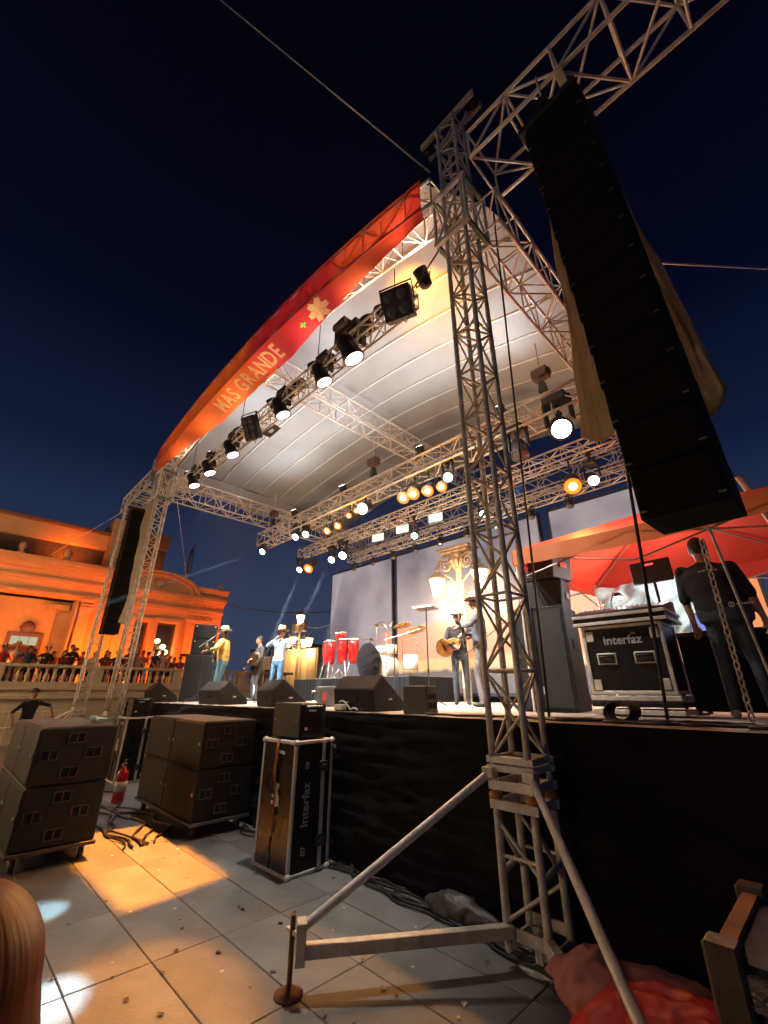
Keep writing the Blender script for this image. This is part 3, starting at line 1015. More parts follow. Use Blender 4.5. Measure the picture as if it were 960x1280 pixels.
# ---- street lamps with lanterns
def lantern(t, c, s=1.0, lit=30.0, energy=250.0):
    x, y, z = c
    col = (1.0, 0.72, 0.38)
    g_ = MB().lathe([(.11 * s, -.3 * s), (.2 * s, .14 * s), (.16 * s, .16 * s)], 6, c, smooth=False).build('globe', glow('lamp_lit_%d' % int(lit), col, lit), t)
    mb = MB()
    for k in range(6):
        a = 2 * math.pi * k / 6
        mb.tube((x + .12 * s * math.cos(a), y + .12 * s * math.sin(a), z - .3 * s), (x + .215 * s * math.cos(a), y + .215 * s * math.sin(a), z + .15 * s), .012 * s, n=4)
    mb.lathe([(.13 * s, -.32 * s), (.13 * s, -.29 * s)], 6, c).lathe([(.25 * s, .15 * s), (.25 * s, .18 * s), (.12 * s, .3 * s), (.05 * s, .34 * s), (.07 * s, .4 * s), (.01, .5 * s)], 6, c, smooth=False)
    mb.build('cage', mat('lamp_iron', (0.35, 0.27, 0.18), 0.5, .4), t)
    ld = bpy.data.lights.new('lamp_light', 'POINT')
    ld.energy = energy
    ld.color = (1.0, 0.62, 0.30)
    ld.shadow_soft_size = .12
    lo = bpy.data.objects.new('lamp_light', ld)
    COL.objects.link(lo)
    lo.parent = t
    lo.location = (x, y, z - .62 * s)


M_LAMP = mat('lamp_post_cream', (0.55, 0.42, 0.27), 0.55, .1, var=.2, vscale=6)
t = thing('street_lamp', 'ornate cream lamp post with scrolled capital and a big glowing lantern by the screen', 'street lamp', (-6.95, 9.88, 0), group='ornate street lamps')
MB().lathe([(.22, 0), (.22, .3), (.15, .4), (.12, 1.2), (.1, 3.0), (.09, 4.9), (.14, 4.95), (.1, 5.0)], 14).build('post', M_LAMP, t)
MB().lathe([(.1, 4.9), (.13, 5.0), (.12, 5.1), (.2, 5.3), (.24, 5.4)], 16).build('capital', M_LAMP, t)
MB().box((0, 0, 5.44), (.95, .5, .08)).build('abacus', M_LAMP, t, bevel=.02)
MB().box((0, 0, 5.525), (1.15, .62, .08)).build('abacus', M_LAMP, t, bevel=.02)
for k in range(10):
    a = k * .628
    MB().path([(.1 * math.cos(a), .1 * math.sin(a), 4.95), (.2 * math.cos(a), .2 * math.sin(a), 5.12), (.3 * math.cos(a), .26 * math.sin(a), 5.2), (.32 * math.cos(a), .28 * math.sin(a), 5.12)], [.03, .05, .04, .02], 6).build('acanthus_leaf', M_LAMP, t)
for s_ in (-1, 1):
    pts = [(s_ * (.1 + .02 * k) + s_ * .36 * math.sin(k * .33), 0, 4.55 + .055 * k + .12 * math.sin(k * .6)) for k in range(14)]
    MB().path(pts, .035, 6).build('scroll', M_LAMP, t)
    sp = [(s_ * (.40 + .27 * (1 - k / 26) * math.cos(k * .55)), -.12, 5.10 + .27 * (1 - k / 26) * math.sin(k * .55)) for k in range(26)]
    MB().path(sp, .034, 6).build('scroll', M_LAMP, t)
    MB().path([(0, 0, 4.15), (s_ * .35, -.06, 4.02), (s_ * .7, -.1, 4.1), (s_ * .74, -.1, 4.2)], .03, 6).build('arm', M_LAMP, t)
lantern(t, (-.74, -.1, 4.55), 1.15, 30, 230)
lantern(t, (.74, -.1, 4.55), 1.15, 30, 230)
t = thing('street_lamp', 'ornate lamp post with a cluster of glowing lanterns beyond the stage', 'street lamp', (-24.2, 16.0, 0), group='ornate street lamps')
MB().lathe([(.25, 0), (.25, .4), (.12, .6), (.09, 3.0), (.07, 5.2), (.12, 5.25), (.05, 5.9)], 12).build('post', mat('lamp_iron', (0, 0, 0)), t)
for k in range(4):
    a = k * math.pi / 2 + .5
    c, s_ = math.cos(a), math.sin(a)
    MB().path([(0, 0, 4.5), (c * .45, s_ * .45, 4.15), (c * .75, s_ * .75, 4.2), (c * .75, s_ * .75, 4.35)], .03, 6).build('arm', mat('lamp_iron', (0, 0, 0)), t)
    lantern(t, (c * .75, s_ * .75, 4.68), 1.1, 14, 90)
lantern(t, (0, 0, 6.15), 1.3, 10, 90)
MB().box((-.5, 0, 5.55), (.5, .3, .5)).box((.5, 0, 5.55), (.4, .3, .55)).build('loudhailer', M_LAMP, t, bevel=.03)

# ---- floodlights washing the building
for i, (y_, z_, p_, ang_) in enumerate(((-3.0, 1.74, 900, 60), (1.0, 1.74, 620, 60), (4.2, 1.74, 1000, 58), (6.6, 1.74, 1000, 58), (9.2, 1.74, 1000, 58))):
    t = thing('floodlight', 'amber floodlight on the terrace floor washing the facade', 'floodlight', (-21.0, y_, z_), group='floodlights along the terrace')
    MB().box((0, 0, .2), (.14, .34, .26), rot=Matrix.Rotation(R(-30), 3, 'Y')).build('housing', M_BLACK, t, bevel=.01)
    MB().box((0, .19, .1), (.04, .02, .2)).box((0, -.19, .1), (.04, .02, .2)).box((0, 0, .01), (.1, .4, .02)).build('bracket', M_BLACK, t)
    MB().box((-.078, 0, .245), (.01, .3, .2), rot=Matrix.Rotation(R(-30), 3, 'Y')).build('lens', glow('flood_lens', (1, .3, .03), 10), t)
    ld = bpy.data.lights.new('flood_light', 'SPOT')
    ld.energy = p_ * 1.2
    ld.color = (1.0, 0.145, 0.007)
    ld.spot_size = R(150)
    ld.spot_blend = 1.0
    ld.shadow_soft_size = .15
    lo = bpy.data.objects.new('flood_light', ld)
    COL.objects.link(lo)
    lo.parent = t
    lo.location = (-.12, 0, .3)
    lo.rotation_euler = aim_rot((-1.0, 0, 1.15)).to_euler()
# floodlights on the cornice for the set-back storey
for i, (y_, p_) in enumerate(((-2.0, 260), (2.6, 260), (6.2, 120))):
    t = thing('roof_floodlight', 'small amber floodlight on the cornice lighting the set back parapet', 'floodlight', (-23.2, y_, 7.06), group='floodlights on the cornice')
    MB().box((0, 0, .14), (.1, .24, .18), rot=Matrix.Rotation(R(-20), 3, 'Y')).build('housing', M_BLACK, t, bevel=.01)
    MB().box((0, 0, .02), (.08, .26, .03)).build('bracket', M_BLACK, t)
    ld = bpy.data.lights.new('flood_light', 'SPOT')
    ld.energy = p_
    ld.color = (1.0, 0.145, 0.007)
    ld.spot_size = R(150)
    ld.spot_blend = 1.0
    ld.shadow_soft_size = .1
    lo = bpy.data.objects.new('flood_light', ld)
    COL.objects.link(lo)
    lo.parent = t
    lo.location = (-.1, 0, .2)
    lo.rotation_euler = aim_rot((-1.0, 0, .75)).to_euler()
# plaza lamps added out of view, for the frontal light on terrace and towers
for x_, y_, e_, lab in ((-17.0, -4.6, 300, 'added unseen ornate plaza lamp post opposite the terrace'), (-6.0, -10.5, 130, 'added unseen ornate plaza lamp post facing the stage from the open plaza')):
    t = thing('street_lamp', lab, 'street lamp', (x_, y_, 0), group='ornate street lamps')
    MB().lathe([(.25, 0), (.25, .4), (.12, .6), (.09, 3.0), (.07, 5.2), (.12, 5.25), (.05, 5.9)], 12).build('post', mat('lamp_iron', (0, 0, 0)), t)
    for k in range(4):
        a = k * math.pi / 2 + .5
        c, s_ = math.cos(a), math.sin(a)
        MB().path([(0, 0, 4.5), (c * .45, s_ * .45, 4.15), (c * .75, s_ * .75, 4.2), (c * .75, s_ * .75, 4.35)], .03, 6).build('arm', mat('lamp_iron', (0, 0, 0)), t)
        lantern(t, (c * .75, s_ * .75, 4.68), 1.1, 14, e_)

# ================================================================== LAMPS ON THE TRUSSES
WHITE = (1.0, 0.93, 0.84)
COOL = (0.72, 0.9, 1.0)
AMBER = (1.0, 0.34, 0.03)


def spot(parent, loc, d, energy, col, size, blend, soft=0.06):
    ld = bpy.data.lights.new('beam', 'SPOT')
    ld.energy = energy
    ld.color = col
    ld.spot_size = R(size)
    ld.spot_blend = blend
    ld.shadow_soft_size = soft
    lo = bpy.data.objects.new('beam', ld)
    COL.objects.link(lo)
    lo.parent = parent
    lo.location = Vector(loc) + Vector(d).normalized() * 0.03
    lo.rotation_euler = aim_rot(d).to_euler()
    return lo


def bell_lamp(x, y, z, ztop, d, label, lens, s=1.0, beams=(), group='bell shaped moving lamps', cat='stage lamp'):
    """moving head hung from a truss: clamp, base, yoke, tapered head and round lens at (x,y,z); D = where it looks"""
    t = thing('moving_lamp', label, cat, (x, y, ztop), 0, group)
    d = Vector(d).normalized()
    lz = z - ztop
    r = aim_rot(d)
    piv = Vector((0, 0, lz)) - d * .2 * s
    MB().box((0, 0, -.04), (.05, .07, .1)).tube((-.05, 0, .0), (.05, 0, .0), .035, n=8).build('clamp', M_BLACK, t)
    by = piv.z + .26 * s
    MB().box((0, 0, by + .05), (.30 * s, .24 * s, .12 * s)).tube((0, 0, by + .1), (0, 0, -.05), .025, n=6).build('base', M_BLACK, t, bevel=.012)
    yk = MB()
    for a in (-1, 1):
        yk.box((a * .165 * s, 0, (by + piv.z) / 2), (.04 * s, .09 * s, by - piv.z + .12 * s))
    yk.box((0, 0, by + .02), (.37 * s, .09 * s, .04 * s))
    yk.build('yoke', M_BLACK, t, bevel=.008)
    h = MB().lathe([(.05 * s, .16 * s), (.105 * s, .13 * s), (.115 * s, 0), (.12 * s, -.06 * s), (.145 * s, -.17 * s), (.15 * s, -.205 * s), (.135 * s, -.205 * s)], 18, piv, rot=r)
    hd = h.build('head', mat('lamp_black', (0.02, 0.018, 0.02), 0.35, var=.2, bump=.05), t)
    fins = MB()
    for k in range(3):
        fins.lathe([(.122 * s, .01 * s + .035 * s * k), (.122 * s, .02 * s + .035 * s * k)], 14, piv, rot=r)
    fins.build('fins', M_BLACK, hd)
    MB().lathe([(.13 * s, -.2 * s), (.1 * s, -.214 * s), (.02 * s, -.22 * s)], 18, piv, rot=r).build('lens', lens, hd)
    for bm in beams:
        dd, e_, c_, sz_, bl_ = bm[:5]
        L0 = Vector((0, 0, lz)) - d * .2 * s + Vector(dd).normalized() * .27 * s
        lo = spot(t, L0, dd, e_, c_, sz_, bl_, .005 if len(bm) > 5 else .06)
        if len(bm) > 5:        # four blades added to cut the pool to the four-cornered patch on the floor
            src = Vector((x, y, ztop)) + Vector(lo.location)
            qs = [src + (Vector((gx_, gy_, 0)) - src) * .055 - Vector((x, y, ztop)) for gx_, gy_ in bm[5]]
            cen_ = sum(qs, Vector()) / 4
            for k in range(4):
                a, b = qs[k], qs[(k + 1) % 4]
                MB().add([a, b, cen_ + (b - cen_) * 3.2, cen_ + (a - cen_) * 3.2], [(0, 1, 2, 3)]).build('added_blade', M_BLACK, hd, fix=False)
    return t


def to(x, y, z, tx_, ty_, tz_=0):
    return (tx_ - x, ty_ - y, tz_ - z)


L_W = glow('lens_white', (1, 0.97, 0.92), 16)
L_C = glow('lens_cool', (0.75, 0.93, 1.0), 22)
L_A = glow('lens_amber', (1.0, 0.135, 0.01), 2.6)
L_AC = glow('lens_amber_core', (1.0, 0.82, 0.45), 12)
L_OFF = mat('lens_off', (0.10, 0.10, 0.11), 0.12, var=0, bump=0, spec=.7)
zf, yf, tf = 6.6, 3.34, 6.82
F = 'bell lamps in a row behind the banner'
stg = [(-4.09, 'large bell lamp, lit white, next to the four cell blinder', 1.25, (0.25, .45, -1), [((0.1, .95, -1), 2100, WHITE, 82, .8), (to(-4.09, yf, zf, -4.0, 2.75), 800, WHITE, 44, .9)]),
       (-4.88, 'lit bell lamp where the ridge truss meets the front lighting truss', 1.05, (.2, .4, -1), [((-.1, .95, -1), 2100, WHITE, 82, .8)]),
       (-6.20, 'lit bell lamp between the ridge truss and the small six cell blinder', 1.05, (.2, .4, -1), [((0, .95, -1), 2100, WHITE, 82, .8), (to(-6.2, yf, zf, -5.5, 2.0), 12000, (1, .30, .02), 30, .12, ((-7.2, 1.45), (-4.58, 1.58), (-4.72, 2.48), (-7.2, 2.6)))]),
       (-8.30, 'lit bell lamp just beyond the six cell blinder', 1.05, (.2, .4, -1), [((0, .95, -1), 2100, WHITE, 82, .8), (to(-8.3, yf, zf, -3.3, 1.35), 3200, (1, .32, .025), 11, .6)]),
       (-9.51, 'lit bell lamp, second from the corner tower by the building', 1.0, (.2, .4, -1), [((0, .8, -1), 2200, WHITE, 84, .8), (to(-9.51, yf, zf, -5.15, 1.24), 6500, (.5, .88, 1), 2.4, .25), (to(-9.51, yf, zf, -7.6, 2.6), 500, (.9, .95, 1), 50, .9)]),
       (-10.46, 'lit bell lamp closest to the corner tower by the building', 1.0, (.2, .35, -1), [((.2, .7, -1), 2200, WHITE, 84, .8), (to(-10.46, yf, zf, -3.85, 1.10), 9000, (.5, .88, 1), 2.1, .25)])]
for x, lab, s, d, bm in stg:
    bell_lamp(x, yf, zf, tf, d, lab, L_W, s, bm, F)
bell_lamp(-4.45, 3.38, 7.32, 7.6, (-1, -.2, .35), 'unlit black moving lamp tipped sideways above the front lighting truss', L_OFF, 1.1, [], F)


def blinder(x, y, z, nx_, nz_, label, s=.19, ztop=None):
    t = thing('blinder_lamp', label, 'stage lamp', (x, y, z), 0, 'blinder lamps on the front lighting truss')
    w, h = nx_ * s + .04, nz_ * s + .04
    rot = Matrix.Rotation(R(20), 3, 'Z') @ Matrix.Rotation(R(30), 3, 'X')
    MB().box((0, 0, 0), (w, .16, h), rot=rot).build('housing', M_BLACK, t, bevel=.01)
    for i in range(nx_):
        for j in range(nz_):
            c = rot @ Vector((-w / 2 + .02 + s * (i + .5), -.085, -h / 2 + .02 + s * (j + .5)))
            MB().lathe([(s * .43, 0), (s * .40, .012), (s * .1, .005)], 16, c, rot=rot @ Matrix.Rotation(R(90), 3, 'X')).build('cell', L_OFF, t)
    MB().path([rot @ Vector((-w / 2 - .03, 0, 0)), rot @ Vector((-w / 2 - .03, .02, h / 2 + .06)), rot @ Vector((w / 2 + .03, .02, h / 2 + .06)), rot @ Vector((w / 2 + .03, 0, 0))], .014, 6).build('bracket', M_BLACK, t)
    MB().tube((0, 0.02, h / 2 + .05), (0, .06, h / 2 + .2), .02, n=6).build('clamp', M_BLACK, t)
    MB().path([(0, .08, -h / 2), (.05, .1, -h / 2 - .09), (.12, .08, -h / 2 - .05), (.14, .08, -h / 2 + .04)], .007, 5).build('cable', M_RUBBER, t)


blinder(-2.98, 3.22, 6.78, 2, 2, 'black four cell blinder lamp at the truss end, unlit', .2)
blinder(-7.2, 3.2, 6.72, 2, 3, 'small black six cell blinder lamp, unlit, among lit bell lamps', .15)
# par can thrown up at the tarpaulin: the amber patch near the tower
def par_can(x, y, z, d, label, lens, e_, col, size, blend, group, s=1.0, ztop=None):
    t = thing('par_lamp', label, 'stage lamp', (x, y, z), 0, group)
    r = aim_rot(d)
    MB().lathe([(.04 * s, .17 * s), (.09 * s, .14 * s), (.1 * s, 0), (.11 * s, -.12 * s), (.1 * s, -.12 * s)], 16, rot=r).build('can', M_BLACK, t)
    lo_ = MB().lathe([(.1 * s, -.121 * s), (.07 * s, -.130 * s), (.01, -.134 * s)], 16, rot=r).build('lens', lens, t)
    if lens is L_A:
        ld = bpy.data.lights.new('stray_light', 'POINT')
        ld.energy, ld.color, ld.shadow_soft_size = 22 * s, (1, .30, .03), .05
        sl = bpy.data.objects.new('stray_light', ld)
        COL.objects.link(sl)
        sl.parent, sl.location = t, Vector(d).normalized() * .22 * s
        MB().lathe([(.045 * s, -.133 * s), (.03 * s, -.139 * s), (.01, -.142 * s)], 16, rot=r).build('lens_core', L_AC, lo_)
    zt_ = .3 if ztop is None else ztop - z
    MB().path([(-.13 * s, 0, 0), (-.13 * s, 0, zt_ * .6), (.13 * s, 0, zt_ * .6), (.13 * s, 0, 0)], .012, 6).tube((0, 0, zt_ * .6), (0, 0, zt_), .018, n=6).build('yoke', M_BLACK, t)
    if e_:
        spot(t, Vector(d).normalized() * .15 * s, d, e_, col, size, blend)
    return t


UP = 'par lamps thrown up at the tarpaulin'
par_can(-3.55, 3.45, 7.32, (0, .9, .95), 'par lamp on the front lighting truss casting an amber patch on the tarpaulin', L_A, 420, (1, .42, .04), 70, .9, UP, ztop=7.12)
for i, (x, y, z, d, e_, c_) in enumerate(((-10.6, 6.5, 6.78, (0, -.6, 1), 150, (.95, .96, .96)), (-8.2, 6.5, 6.78, (0, -.7, 1), 130, (.93, .97, 1)), (-5.4, 6.5, 6.78, (0, -.6, 1), 130, (.93, .97, 1)), (-3.3, 6.5, 6.78, (0, -.6, 1), 130, (.96, .96, .96)),
                                         (-9.0, 3.5, 7.3, (0, .8, 1), 95, (.95, .98, 1)), (-6.0, 3.5, 7.3, (0.3, .9, 1), 75, (.88, .96, 1)))):
    par_can(x, y, z, d, 'par lamp lying on the ' + ('deep' if y > 5 else 'front') + ' lighting truss, pointed up at the tarpaulin', L_W, e_, c_, 150, 1.0, UP, ztop=(6.56 if y > 5 else 7.12))

# lamps of the deep truss (y 6.5), slim truss (y 7.9)
A = 'lamps under the deep lighting truss'
B = 'lamps under the slim lighting truss'
FRONT = (.35, -1, -.95)
for x, z, lens, s, lab, bm in (
        (-12.26, 5.90, L_C, .8, 'cool white moving lamp at the free end of the deep truss', [((-.4, -1, -.55), 3500000, COOL, 1.5, .4)]),
        (-10.33, 5.92, L_C, .8, 'cool white moving lamp under the deep truss, in the pair above the blue shirted singer', []),
        (-9.78, 5.86, L_C, .8, 'second cool white moving lamp of the pair under the deep truss', []),
        (-4.62, 5.78, L_W, .8, 'white moving lamp beside the paired amber lamps of the deep truss', [((0, .3, -1), 500, WHITE, 80, .9)]),
        (-2.99, 5.62, L_OFF, 1.1, 'unlit moving lamp under the deep truss by the tall tower', []),
        (-2.19, 5.80, L_C, 1.35, 'large blue white moving lamp by the beige covered array', [(to(-2.19, 6.42, 5.8, -4.95, 4.78, SZ), 2600000, (.22, .52, 1.0), 2.6, .5)])):
    bell_lamp(x, 6.42, z, 6.1, (.45, -1, -1) if lens is not L_OFF else (.2, -.3, -1), lab, lens, s, bm, A)
for x, z, s, lab in ((-8.64, 5.70, 1.0, 'amber lamp under the deep truss, first beside the hoist'), (-8.19, 5.72, 1.0, 'amber lamp under the deep truss, second beside the hoist'),
                     (-7.76, 5.88, .8, 'amber lamp under the deep truss right below the hoist'), (-7.45, 5.92, .8, 'upper amber lamp under the deep truss below the hoist'),
                     (-5.82, 5.76, 1.4, 'broad amber lamp of the bright group under the deep truss'), (-5.52, 5.76, 1.4, 'twin of the broad amber lamp under the deep truss'),
                     (-5.12, 5.68, 1.25, 'amber lamp between the broad amber pair and the white lamps'), (-4.75, 5.64, 1.1, 'pale amber lamp closest to the tall tower')):
    par_can(x, 6.4, z, FRONT, lab, L_A, 80, AMBER, 100, .9, A, s, ztop=6.12)
par_can(-7.12, 6.35, 5.85, (.3, -1, -.6), 'square greenish white wash lamp below the hoist', glow('lens_green', (0.8, 1.0, .85), 8), 60, (.6, 1, .5), 120, 1, A, 1.4, ztop=6.12)
for x, z, lens, s, lab in ((-12.18, 5.55, L_C, .8, 'cool white moving lamp at the free end of the slim truss'), (-10.38, 5.52, L_C, .85, 'cool white moving lamp above the conga drums'),
                           (-9.82, 5.54, L_C, 1.0, 'bigger cool white moving lamp above the conga drums'), (-6.85, 5.42, L_C, .7, 'small white moving lamp between the pale wash panels'),
                           (-4.73, 5.40, L_C, .7, 'small white moving lamp half hidden by the tall tower'), (-2.28, 5.36, L_W, .8, 'white moving lamp next to the single amber lamp above the canopy')):
    bell_lamp(x, 7.85, z, 5.96, (.45, -1, -1), lab, lens, s, [(((.5 if x < -8 else .1), -.55, -1), 260, COOL if lens is L_C else WHITE, 40, .8)] + ([(to(x, 7.85, z, *{-12.18: (-11.6, 6.1), -10.38: (-10.75, 6.0), -9.82: (-9.6, 6.9)}[x], SZ), 6500000, COOL, 1.5, .4)] if x < -9 else []), B)
for x, z, lab in ((-11.42, 5.52, 'wide amber lamp at the free end of the slim truss'), (-2.66, 5.42, 'wide amber lamp above the red canopy')):
    par_can(x, 7.8, z, FRONT, lab, L_A, 250, (1, .5, .08), 110, .9, B, 1.6, ztop=5.98)
for x, lab in ((-8.15, 'pale wash panel closest to the conga side of the slim truss'), (-7.2, 'pale wash panel in the middle of the slim truss'), (-6.06, 'pale wash panel nearest the tall tower side of the slim truss')):
    t = thing('wash_panel', lab, 'stage lamp', (x, 7.8, 5.68), R(14), B)
    MB().box((0, 0, 0), (.42, .08, .26)).build('housing', M_BLACK, t, bevel=.008)
    MB().box((0, -.045, 0), (.38, .012, .22)).build('diffuser', glow('panel_pale', (1, .95, .85), .9), t)
    MB().tube((-.15, 0, .13), (-.15, .05, .3), .012, n=5).tube((.15, 0, .13), (.15, .05, .3), .012, n=5).build('bracket', M_BLACK, t)
for k in range(9):
    x = -10.9 + k * .95
    par_can(x, 9.25, 5.66, (.1, -.3, -1), 'small unlit par lamp hung in the row above the screens', L_OFF, 0, WHITE, 30, .5, 'unlit par lamps above the screens', .8, ztop=5.88)

# ================================================================== LINE ARRAYS
def line_array(x, y, z0, n, hgt, label, rz, covers):
    t = thing('line_array', label, 'loudspeaker', (x, y, z0), rz, 'hung line arrays')
    w, dpt = .56, .44
    for k in range(n):
        z = hgt * (k + .5)
        tilt = .10 * max(0, 1 - k / 5.0)
        yy = -.04 * max(0, 4 - k)
        w = .50 + .12 * k / n
        c = MB().prism([(-w / 2, -hgt * .485), (w / 2, -hgt * .485), (w / 2, hgt * .485), (-w / 2, hgt * .485)], 'y', -dpt / 2, dpt / 2).mesh('cabinet', M_ARRAY, bevel=.008)
        o = link('cabinet', c, t, (.07 - .12 * k / n, 0, z))
        MB().box((0, -dpt / 2 - .002, 0), (w - .05, .006, hgt - .03)).build('grille', M_ARRAY, o)
        for s_ in (-1, 1):
            MB().box((s_ * (w / 2 - .03), -dpt / 2 - .008, -hgt * .35), (.04, .012, .014)).build('rigging_pin', mat('dull_pin', (.14, .13, .12), .5, .5), o)
    H = n * hgt
    MB().box((-.06, 0, H + .05), (w + .06, dpt + .1, .08)).box((-.06, 0, H + .14), (.1, dpt + .2, .1)).build('bumper', M_BLACK, t, bevel=.006)
    for s_ in (-.3, .3):
        MB().tube((-.06, s_, H + .18), (-.06, s_, H + .62), .014, n=6).build('chain', M_ALU_OLD, t)
    return t


line_array(-.47, 3.30, 2.71, 13, .375, 'long black line array hung from the cantilever beside the tall tower', R(-3), None)
line_array(-15.7, 3.35, 3.3, 11, .375, 'black line array hung between the corner tower and the thin tower', 0, None)


def cover(name, label, top, bot, wt, wb, ax, depth, group):
    """strip of cloth hung from TOP to BOT, flaring and curling at the foot; AX = its width direction"""
    top, bot, ax = Vector(top), Vector(bot), Vector(ax).normalized()
    nrm = Vector((0, 1, 0)) if abs(ax.x) > .5 else Vector((1, 0, 0))
    mb = MB()

    def fn(u, v):
        c = top.lerp(bot, v)
        w = wt + (wb - wt) * v ** 1.6
        p_ = c + ax * (u - .5) * w + nrm * (depth * math.sin(u * 3.0 + v * 1.2) + .07 * noise.noise((u * 2.5, v * 5 + top.x, 2)) + .06 * v * noise.noise((u * 6, v * 3, top.x)) + .02 * noise.noise((u * 12, v * 9, 1))) + ax * .05 * noise.noise((v * 4, top.x, u))
        return p_ - Vector((0, 0, .10 * (1 - (2 * u - 1) ** 2) * v))
    nu, nv = 24, 70
    mb.grid(fn, nu, nv)
    o = mb.build(name, M_COVER, None, fix=False)
    md = o.modifiers.new('thickness', 'SOLIDIFY')
    md.thickness = .006
    return tag(o, label, 'cloth cover', group)


CV = 'beige rain covers on the line arrays'
cover('rain_cover', 'beige cloth strip on the roof side of the long line array', (-.84, 3.75, 7.5), (-.95, 3.85, 3.95), .14, .42, (1, .3, 0), .05, CV)
cover('rain_cover', 'beige cloth strip on the open sky side of the long line array', (-.36, 3.66, 7.2), (-.17, 3.70, 3.72), .26, .38, (1, -.1, 0), .05, CV)
cover('rain_cover', 'broad beige cloth over the side of the line array by the corner tower', (-14.55, 3.42, 7.5), (-14.5, 3.42, 3.6), .85, .95, (1, .1, 0), .05, CV)

# ================================================================== SUB STACKS
def sub_cabinet(loc, label, group, bm_, L=2.08, W=.73, H=.55, flip=False):
    t = thing('sub_cabinet', label, 'loudspeaker', loc, 0, group)
    MB().box((-L / 2, W / 2, H / 2), (L, W, H - .006)).build('body', bm_, t, bevel=.012)
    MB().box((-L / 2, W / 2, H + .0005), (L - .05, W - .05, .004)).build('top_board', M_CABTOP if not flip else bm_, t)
    for i in range(2):
        x0 = -L + .03 + i * (L / 2)
        MB().box((x0 + L / 4 - .015, -.004, H / 2), (L / 2 - .03, .018, H - .05)).build('front_panel', bm_, t, bevel=.004)
    for x_ in (-L * .5 - .08, -L * .5 + .08, -.06, -L + .06):
        MB().lathe([(.022, -.004), (.022, .006), (.012, .012)], 10, (x_, -.018, H * .52), rot=Matrix.Rotation(R(90), 3, 'X')).build('latch', M_ALU, t)
    # four hand holes, each two slots, on the end face
    for yy, zz in ((.44, .80), (.14, .52), (.70, .52), (.44, .20)):
        fr = MB()
        y_, z_ = yy * W + .02, zz * H
        sy, sz = (.15, .095)
        fr.box((.004, y_, z_ + sz / 2), (.012, sy, .012)).box((.004, y_, z_ - sz / 2), (.012, sy, .012)).box((.004, y_ - sy / 2, z_), (.012, .012, sz + .012)).box((.004, y_ + sy / 2, z_), (.012, .012, sz + .012))
        fr.box((.007, y_, z_), (.014, .012, sz))
        ho = fr.build('hand_hole', mat('hole_rim', (.07, .065, .06), .5, var=.3), t)
        MB().box((.0005, y_, z_), (.004, sy - .012, sz - .012)).build('recess_shade', M_HOLE, ho)  # flat plate; the hole's shade is put into its colour
    return t


def dolly(loc, label, L=2.12, W=.77):
    t = thing('dolly', label, 'dolly', loc, 0, 'dollies under the sub cabinets')
    MB().box((-L / 2 + .02, W / 2 - .02, .155), (L, W, .035)).build('board', mat('dolly_board', (0.10, 0.085, 0.07), 0.7, var=.3), t, bevel=.005)
    for x_ in (-.12, -L + .16):
        for y_ in (.08, W - .12):
            MB().lathe([(.055, -.02), (.055, .02)], 16, (x_, y_, .056), rot=Matrix.Rotation(R(90), 3, 'X')).build('wheel', M_RUBBER, t)
            MB().box((x_, y_ - .03, .09), (.05, .008, .1)).box((x_, y_ + .03, .09), (.05, .008, .1)).box((x_, y_, .132), (.09, .09, .012)).build('caster_fork', M_CHROME, t)


for (bx, by, nm, bmat) in ((-6.0, 2.64, 'beside the tall flight case', M_CAB2), (-6.16, .93, 'tinted with painted cool light near the plaza barrier', M_CAB)):
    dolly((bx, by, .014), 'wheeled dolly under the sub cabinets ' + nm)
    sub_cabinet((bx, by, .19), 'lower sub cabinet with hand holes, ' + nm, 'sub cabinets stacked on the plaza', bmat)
    sub_cabinet((bx, by, .744), 'upper sub cabinet with tan top, ' + nm, 'sub cabinets stacked on the plaza', bmat)
bt = MB().lathe([(.03, 0), (.035, .02), (.035, .14), (.015, .18), (.016, .2)], 12, (0, 0, 0), rot=Matrix.Rotation(R(90), 3, 'Y')).box((-.1, .12, -.02), (.34, .12, .03)).build('folded_cloth', mat('cyan_cloth', (0.35, 0.62, 0.66), 0.7), None, (-6.55, 1.45, 1.355))
tag(bt, 'small pale blue cloth and bottle left on the upper sub cabinet', 'cloth')

# ================================================================== FLIGHT CASES
M_CASE = mat('case_laminate', (0.020, 0.013, 0.011), 0.28, var=.3, vscale=4, bump=.12, bscale=120)
M_CASE2 = mat('case_black', (0.006, 0.006, 0.0068), 0.45, var=.3, vscale=4, bump=.12, bscale=120, spec=.25)


